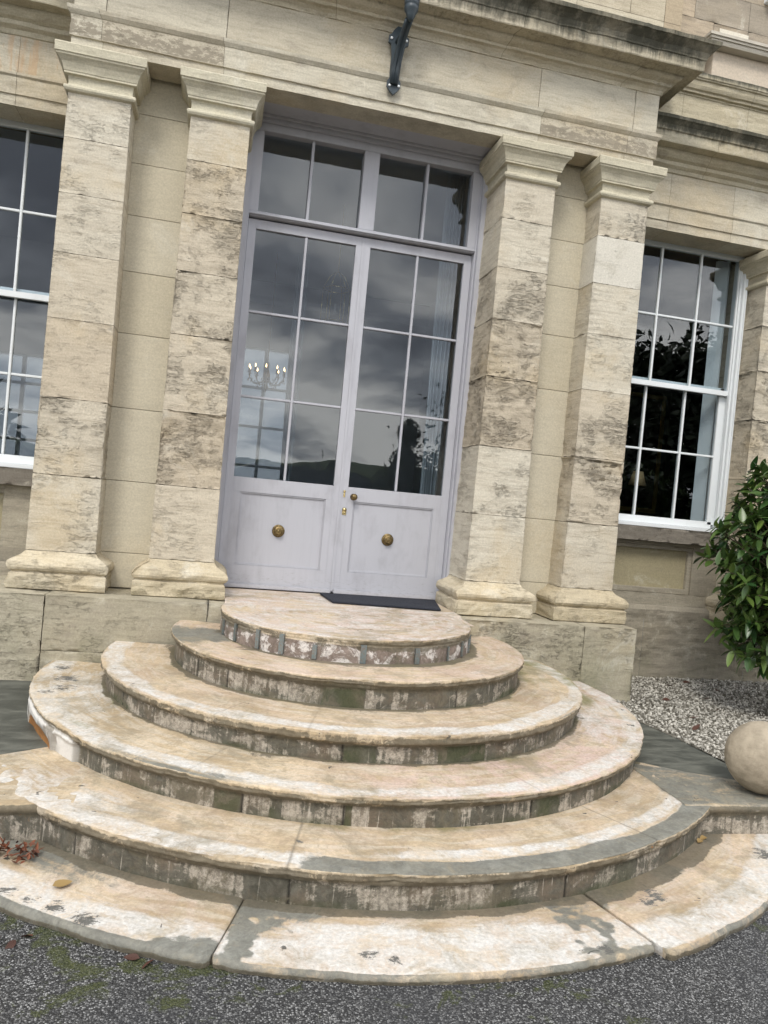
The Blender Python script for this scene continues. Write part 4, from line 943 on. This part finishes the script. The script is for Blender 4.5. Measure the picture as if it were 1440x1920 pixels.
for dx in (-.013, .013): tube(bm, [(.018 + dx, -.07, 3.95), (.020 + dx, -.08, 4.05), (.025 + dx, -.11, 4.15), (.032 + dx, -.17, 4.23), (.042 + dx, -.24, 4.285), (.048 + dx, -.29, 4.31)], .018, 8)
tube(bm, [(.02, -.06, 4.27), (.03, -.14, 4.28), (.045, -.27, 4.31)], .020, 8)
obj('arm', bm, M_iron, LB)
bm = bmesh.new(); lathe(bm, [(.012, 4.285), (.022, 4.30), (.034, 4.325), (.036, 4.34), (.050, 4.36), (.052, 4.385), (.046, 4.39), (.052, 4.395), (.054, 4.42), (.048, 4.425), (.054, 4.43), (.056, 4.48), (.050, 4.485), (.056, 4.49), (.058, 4.55), (.001, 4.56)], 28, 'Z', (.052, -.31, .0)); obj('lamp_holder', bm, M_iron, LB)
# ball
g = G('stone_ball_limestone'); n = g.noise(g.pos, 3.5, 6, .6, .3)
n = g.ma('ADD', g.ma('MULTIPLY', n, .6), g.ma('MULTIPLY', g.noise(g.pos, 16, 8, .8), .4))
M_ball = g.fin(g.mix(g.step(n, .38, .62), (.42, .36, .27), (.24, .205, .15)), .85, g.noise(g.pos, 40, 6, .8), .006)
bm = bmesh.new(); bmesh.ops.create_icosphere(bm, subdivisions=6, radius=.197, matrix=Matrix.Translation((2.088, -2.105, -.410)))
for v in bm.verts:
    n_ = (v.co - Vector((2.088, -2.105, -.410))).normalized(); v.co += n_ * (.0025 * N3(v.co.x * 30, v.co.y * 30, v.co.z * 30) - .004 * max(0, N3(v.co.x * 14, v.co.y * 14, v.co.z * 14) - .35) + .002 * N3(v.co.x * 9, v.co.y * 9, v.co.z * 9))
for f in bm.faces: f.smooth = True
tag(obj('stone_ball', bm, M_ball), 'smooth round stone ball standing on the slate edge right of the steps', 'stone ball')
# ------------------------------------------------------------------ gravel bed
g = G('white_gravel'); M_grav = g.fin(g.mix(g.attr('tone'), (.13, .12, .095), (.60, .575, .51)), .8, g.noise(g.pos, 80, 3), .002)
def inpoly(x, y, P):
    c = False; j = len(P) - 1
    for i in range(len(P)):
        if (P[i][1] > y) != (P[j][1] > y) and x < (P[j][0] - P[i][0]) * (y - P[i][1]) / (P[j][1] - P[i][1]) + P[i][0]: c = not c
        j = i
    return c
GP = [(2.02, -.28), (2.11, -.70), (2.20, -1.2), (2.24, -1.62), (3.3, -1.70), (5.0, -1.70), (5.0, .60), (2.40, .60), (2.40, -.28)]
bm = NB(); LT = bm.verts.layers.float['tone']; rn = random.Random(3)
ico = bmesh.new(); bmesh.ops.create_icosphere(ico, subdivisions=1, radius=1.); iv = [v.co.copy() for v in ico.verts]; fi = [[v.index for v in f.verts] for f in ico.faces]; ico.free()
base_f = [bm.verts.new((x, y, -.612)) for x, y in GP]; bm.faces.new(base_f)
for v in base_f: v[LT] = .05
cnt = 0
while cnt < 15500:
    x = rn.uniform(2.0, 4.4) if rn.random() < .93 else rn.uniform(4.4, 5.); y = rn.uniform(-1.7, .6)
    if not inpoly(x, y, GP): continue
    cnt += 1
    if math.hypot(x - 2.105, y + 2.10) < .24: continue
    s = rn.uniform(.0045, .0125); R = Matrix.Rotation(rn.uniform(0, 6.3), 3, Vector((rn.uniform(-1, 1), rn.uniform(-1, 1), rn.uniform(-1, 1) + .01)).normalized())
    sc = Vector((s * rn.uniform(.9, 1.5), s * rn.uniform(.7, 1.1), s * rn.uniform(.5, .8))); z = -.603 + rn.uniform(-.008, .010); tn = max(0, min(1, rn.gauss(.50, .38)))
    vs = []
    for q in iv:
        p = R @ Vector((q.x * sc.x * rn.uniform(.85, 1.1), q.y * sc.y, q.z * sc.z)); vv = bm.verts.new((x + p.x, y + p.y, z + p.z)); vv[LT] = tn; vs.append(vv)
    for f in fi: bm.faces.new([vs[k] for k in f])
tag(obj('gravel', bm, M_grav, recalc=False), 'bed of white gravel between the slate edging and the house wall', 'gravel', kind='stuff')
# ------------------------------------------------------------------ leaves and shrub
def leafmat(name, a, b, rough=.35, trans=.15):
    g = G(name); oi = g.attr('tone'); m = g.fin(g.mix(oi, a, b), rough, spec=.5)
    g.b.inputs['Transmission Weight'].default_value = 0.
    try: g.b.inputs['Subsurface Weight'].default_value = 0.
    except Exception: pass
    return m
M_leaf = leafmat('glossy_evergreen_leaf', (.022, .062, .016), (.125, .19, .04), .34)
M_dry = leafmat('dry_brown_leaf', (.05, .018, .010), (.20, .065, .028), .7)
M_yel = leafmat('yellow_fallen_leaf', (.26, .17, .06), (.36, .25, .10), .6)
M_bark = leafmat('shrub_bark', (.09, .07, .045), (.09, .07, .045), .9)
def leafgeo(bm, M4, L, Wd, tone, fold=.25, droop=.3, seg=6):
    LT = bm.verts.layers.float['tone']; rows = []
    for i in range(seg + 1):
        t = i / seg; w_ = Wd * math.sin(math.pi * min(1, t ** .75 * .98 + .02)) ** .8 * (1 if t < .99 else .05); 
        if i == 0: w_ = Wd * .08
        x = L * t; z = -droop * L * t * t
        r = []
        for u in (-1, 0, 1):
            p = M4 @ Vector((x, u * w_ / 2, z + abs(u) * fold * w_ * .5)); v = bm.verts.new(p); v[LT] = tone; r.append(v)
        rows.append(r)
    for A, B in zip(rows, rows[1:]):
        for k in range(2): bm.faces.new((A[k], B[k], B[k + 1], A[k + 1])).smooth = True
def frame(pos, d, roll):
    d = d.normalized(); a = d.cross(Vector((0, 0, 1))); a = a.normalized() if a.length > .05 else Vector((0, 1, 0)); u = a.cross(d)
    m = Matrix((d, -a, u)).transposed().to_4x4(); m = m @ Matrix.Rotation(roll, 4, 'X'); m.translation = pos; return m
SC = Vector((3.69, -.68, .60))
SH = empty('evergreen_shrub', (3.62, -.55, -.61), 'glossy dark green evergreen shrub growing in the gravel in front of the right-hand window', 'shrub')
rn = random.Random(12); bm = NB(); bb = NB(); tips = []
for k in range(1150):
    while True:
        u = Vector((rn.uniform(-1, 1), rn.uniform(-1, 1), rn.uniform(-1, 1)))
        if .35 < u.length < 1.: break
    lump = 1 + .20 * N3(u.x * 2.3, u.y * 2.3, u.z * 2.3 + 4)
    p = SC + Vector((u.x * .90, u.y * .72, u.z * .95)) * lump
    if p.y > .30: continue
    tips.append((p, u))
for p, u in tips:
    d = (Vector((u.x, u.y, u.z * .6 + .35))).normalized()
    base = SC + Vector((u.x * .30, u.y * .25, -.25 + u.z * .3)); tube(bb, [base, base.lerp(p, .6) + Vector((0, 0, .03)), p], .006, 5, r1=.0025)
    nl = rn.randint(6, 9); ph = rn.uniform(0, 6.28); big = rn.uniform(.8, 1.15); tb = rn.uniform(-.1, .15)
    a1 = d.orthogonal().normalized(); a2 = d.cross(a1)
    for j in range(nl):
        t = ph + j * 2.4; out = (a1 * math.cos(t) + a2 * math.sin(t)); ld = (out * 1.0 + d * rn.uniform(.05, .75)).normalized()
        tone = max(0, min(1, rn.gauss(.30, .22) + tb))
        if rn.random() < .03: tone = 1.5
        q = p - d * (.012 * j)
        leafgeo(bm, frame(q, ld, rn.uniform(-.5, .5)), rn.uniform(.10, .15) * big, rn.uniform(.040, .056) * big, tone, droop=rn.uniform(-.1, .25))
obj('foliage', bm, M_leaf, SH, recalc=False)
for k in range(5):
    a = k * 1.3; tube(bb, [(3.62 + .06 * math.cos(a), -.55 + .06 * math.sin(a), -.63), (3.6 + .15 * math.cos(a), -.58 + .12 * math.sin(a), -.1), (SC.x + .3 * math.cos(a), SC.y + .25 * math.sin(a), SC.z)], .022, 7, r1=.010)
obj('stem', bb, M_bark, SH, recalc=False)
# fallen leaves: a heap at the left end of the bottom step, a few strays
def fallen(p, L, Wd, m, rz, tilt, label, group='fallen leaves', curl=.6, tone=None):
    bm = NB(); mm = Matrix.Translation(p) @ Matrix.Rotation(rz, 4, 'Z') @ Matrix.Rotation(tilt, 4, 'Y') @ Matrix.Rotation(random.uniform(-.6, .6), 4, 'X')
    leafgeo(bm, mm, L, Wd, random.random() if tone is None else tone, fold=curl, droop=random.uniform(-.5, .5), seg=5)
    o = obj('fallen_leaf', bm, m, recalc=False); return tag(o, label, 'leaf', group)
rn = random.Random(5)
for k in range(230):
    t = rn.random(); x = -2.12 + .52 * t + rn.gauss(0, .02); y = -2.33 - .07 * rn.random() - .10 * t * rn.random() - (.02 if t > .6 else 0); hgt = .055 * (1 - t * .6) * rn.random() * (1 - abs(y + 2.37) * 3)
    fallen((x, y, ZS + .012 + max(0, hgt)), rn.uniform(.022, .05), rn.uniform(.008, .018), M_dry, rn.uniform(0, 6.3), rn.uniform(-.9, .6), 'dry russet leaf in the heap at the left end of the lowest riser', 'leaves heaped at the left end of the lowest riser')
fallen((-1.49, -2.68, ZS + .012), .075, .05, M_yel, .5, .1, 'single yellow-brown leaf lying on the left flagstone', 'fallen leaves', .2)
for (x, y) in ((-1.62, -2.93), (-1.55, -2.96), (-1.50, -2.94), (-1.13, -3.09), (-1.08, -3.10)):
    fallen((x, y, GZ + .010), .06, .025, M_dry, random.uniform(0, 6), .1, 'small red-brown leaf on the asphalt beside the left flagstone', 'leaves on the asphalt at lower left', .3)
for (x, y) in ((2.62, .42), (2.75, -.25), (3.05, .25), (2.58, -.75), (3.3, .38), (2.95, -.55), (2.50, .50), (2.62, .36), (3.45, .1), (2.40, -1.05), (3.1, -.2)):
    fallen((x, y, -.588), .07, .035, M_dry, random.uniform(0, 6), random.uniform(-.5, .1), 'dark red dead leaf lying on the white gravel', 'dead leaves on the gravel', .3, tone=.1)
for (x, y) in ((1.55, -2.36), (1.60, -2.33), (1.57, -2.31)):
    fallen((x, y, ZS + .012), .05, .03, M_yel, random.uniform(0, 6), .1, 'curled tan leaf caught in the corner at the right end of the lowest riser', 'leaves in the right corner of the lowest riser', .5, tone=.2)
# ------------------------------------------------------------------ across the drive (seen only in the panes)
g = G('grass'); M_grass = g.fin(g.mix(g.noise(g.pos, .6, 6), (.035, .055, .015), (.07, .10, .03)), .9)
bm = bmesh.new(); vs = []
for i in range(41):
    for j in range(9):
        x = -400 + 20 * i; y = -60 - 45 * j; z = GZ + .03 + (0 if j == 0 else (3 + 11 * (N3(x * .008, y * .008, 2) + .5)) * smooth(0, 4, j)); vs.append(bm.verts.new((x, y, z)))
for i in range(40):
    for j in range(8): bm.faces.new((vs[i * 9 + j], vs[i * 9 + j + 1], vs[(i + 1) * 9 + j + 1], vs[(i + 1) * 9 + j]))
tag(obj('hill', bm, M_grass, smooth=True), kind='structure')
M_tleaf = leafmat('tree_leaf', (.008, .018, .006), (.028, .045, .012), .6)
def tree(x, y, h, r, n, label, nm='broadleaf_tree', low=.3, leaf=.16, seed=1):
    rn = random.Random(seed); R = empty(nm, (x, y, GZ), label, 'tree', 'trees across the drive')
    bt = NB(); tube(bt, [(x, y, GZ), (x + .1, y, GZ + h * .3), (x, y + .1, GZ + h * .8)], .04 * h * .6, 9, r1=.03)
    bl = NB()
    cs = [Vector((rn.uniform(-1, 1) * r * .7, rn.uniform(-1, 1) * r * .7, h * (low + (1 - low) * rn.random()))) for _ in range(14)]
    for c in cs: tube(bt, [(x, y, GZ + h * low * .8), (x + c.x * .6, y + c.y * .6, GZ + c.z * .85), (x + c.x, y + c.y, GZ + c.z)], .03, 6, r1=.01)
    for k in range(n):
        c = rn.choice(cs); u = Vector((rn.gauss(0, 1), rn.gauss(0, 1), rn.gauss(0, .8))) * r * .22; p = Vector((x, y, GZ)) + c + u
        if p.z < GZ + h * low * .5: continue
        leafgeo(bl, frame(p, Vector((rn.gauss(0, 1), rn.gauss(0, 1), rn.gauss(-.2, .6))), rn.uniform(0, 3)), leaf * rn.uniform(.7, 1.3), leaf * .5, max(0, min(1, rn.gauss(.4, .3))), seg=3)
    obj('crown', bl, M_tleaf, R, recalc=False); obj('trunk', bt, M_bark, R, recalc=False)
tree(10.9, -10.9, 6.2, 2.3, 9000, 'tall dark tree across the drive, mirrored in the right-hand window', low=.2, leaf=.27, seed=3)
tree(6.9, -15.5, 5.0, 2.4, 4000, 'lower spreading tree behind the tall one across the drive', seed=4)
CT = empty('clipped_tree', (2.2, -6.2, GZ), 'dark clipped topiary with a rounded head, mirrored in the right door leaf', 'tree', 'trees across the drive')
bl = NB(); rn = random.Random(9)
for (c, rx, rz) in (((2.24, -6.2, 2.02), .165, .24), ((2.20, -6.2, 1.30), .27, .50), ((2.14, -6.2, .60), .40, .55), ((2.14, -6.2, -.05), .55, .45)):
    q = bmesh.new(); bmesh.ops.create_icosphere(q, subdivisions=4, radius=1.)
    m_ = {v.index: bl.verts.new((c[0] + v.co.x * rx * (.93 + .16 * N3(v.co.x * 3 + c[2], v.co.y * 3, v.co.z * 3)), c[1] + v.co.y * rx * .9, c[2] + v.co.z * rz * (.93 + .16 * N3(v.co.x * 3, v.co.y * 3, v.co.z * 3 + c[2])))) for v in q.verts}
    for f in q.faces: bl.faces.new([m_[v.index] for v in f.verts])
    q.free()
    for k in range(420):
        u = Vector((rn.gauss(0, 1), rn.gauss(0, 1), rn.gauss(0, 1))).normalized(); p = Vector(c) + Vector((u.x * rx, u.y * rx * .9, u.z * rz)) * .97
        leafgeo(bl, frame(p, u + Vector((0, 0, .4)), rn.uniform(0, 3)), .06, .03, rn.random() * .5, seg=2)
obj('crown', bl, M_tleaf, CT, recalc=False)
bt = NB(); tube(bt, [(2.16, -6.2, GZ), (2.16, -6.2, .2)], .04, 9); obj('trunk', bt, M_bark, CT, recalc=False)
tree(-5.35, -7.7, 3.2, .55, 420, 'young large-leaved tree mirrored in the left-hand window', 'young_tree', low=.2, leaf=.34, seed=8)
for k in range(14):
    tree(-46 + 7.5 * k + random.uniform(-2, 2), -52 + random.uniform(-6, 6), random.uniform(1.9, 3.0), 3, 700, 'distant field tree, number %d along the far hedge line from the west' % (k + 1) if False else 'distant tree in the hedge line beyond the drive', 'hedgerow_tree', low=.1, leaf=.9, seed=20 + k)
# dark van parked on the drive behind the camera
VN = empty('parked_van', (.6, -13.5, GZ), 'dark panel van parked across the drive, mirrored in the lower door panes', 'van')
g = G('dark_car_paint'); M_car = g.fin((.012, .018, .024), .25, spec=.6)
g = G('tyre_rubber'); M_tyre = g.fin((.015, .015, .015), .85)
side = [(-2.5, .35), (-2.5, 1.15), (-2.42, 1.30), (-1.75, 1.45), (-1.15, 2.05), (-.8, 2.22), (0, 2.30), (1.9, 2.28), (2.35, 2.18), (2.5, 1.6), (2.5, .35)]
bm = bmesh.new(); L_ = []
for yy, ins in ((-.95, .10), (-.90, 0), (.90, 0), (.95, .10)):
    L_.append([bm.verts.new((.6 + x * (1 - ins * .1), -13.5 + (yy if z < 1.4 else yy * .88), GZ + (z if z < 1.4 else z - ins * .4))) for x, z in side])
for A, B in zip(L_, L_[1:]):
    for i in range(len(side)): bm.faces.new((A[i], A[(i + 1) % len(side)], B[(i + 1) % len(side)], B[i]))
bm.faces.new(L_[0]); bm.faces.new(L_[-1][::-1])
bmesh.ops.bevel(bm, geom=bm.edges[:], offset=.03, segments=2, affect='EDGES')
obj('body', bm, M_car, VN, smooth=True)
for yy in (-.86, .86):
    bm = bmesh.new(); box(bm, -.95, .1, -13.5 + yy - .012, -13.5 + yy + .012, GZ + 1.45, GZ + 2.0, .01); box(bm, .25, 1.3, -13.5 + yy - .012, -13.5 + yy + .012, GZ + 1.45, GZ + 2.0, .01); obj('side_window', bm, M_glass, VN)
    for xx in (-1.6, 1.7):
        bm = bmesh.new(); lathe(bm, [(.02, -.11), (.30, -.11), (.34, -.07), (.34, .07), (.30, .11), (.02, .11)], 28, 'Y', (.6 + xx, -13.5 + yy, GZ + .34)); obj('wheel', bm, M_tyre, VN)
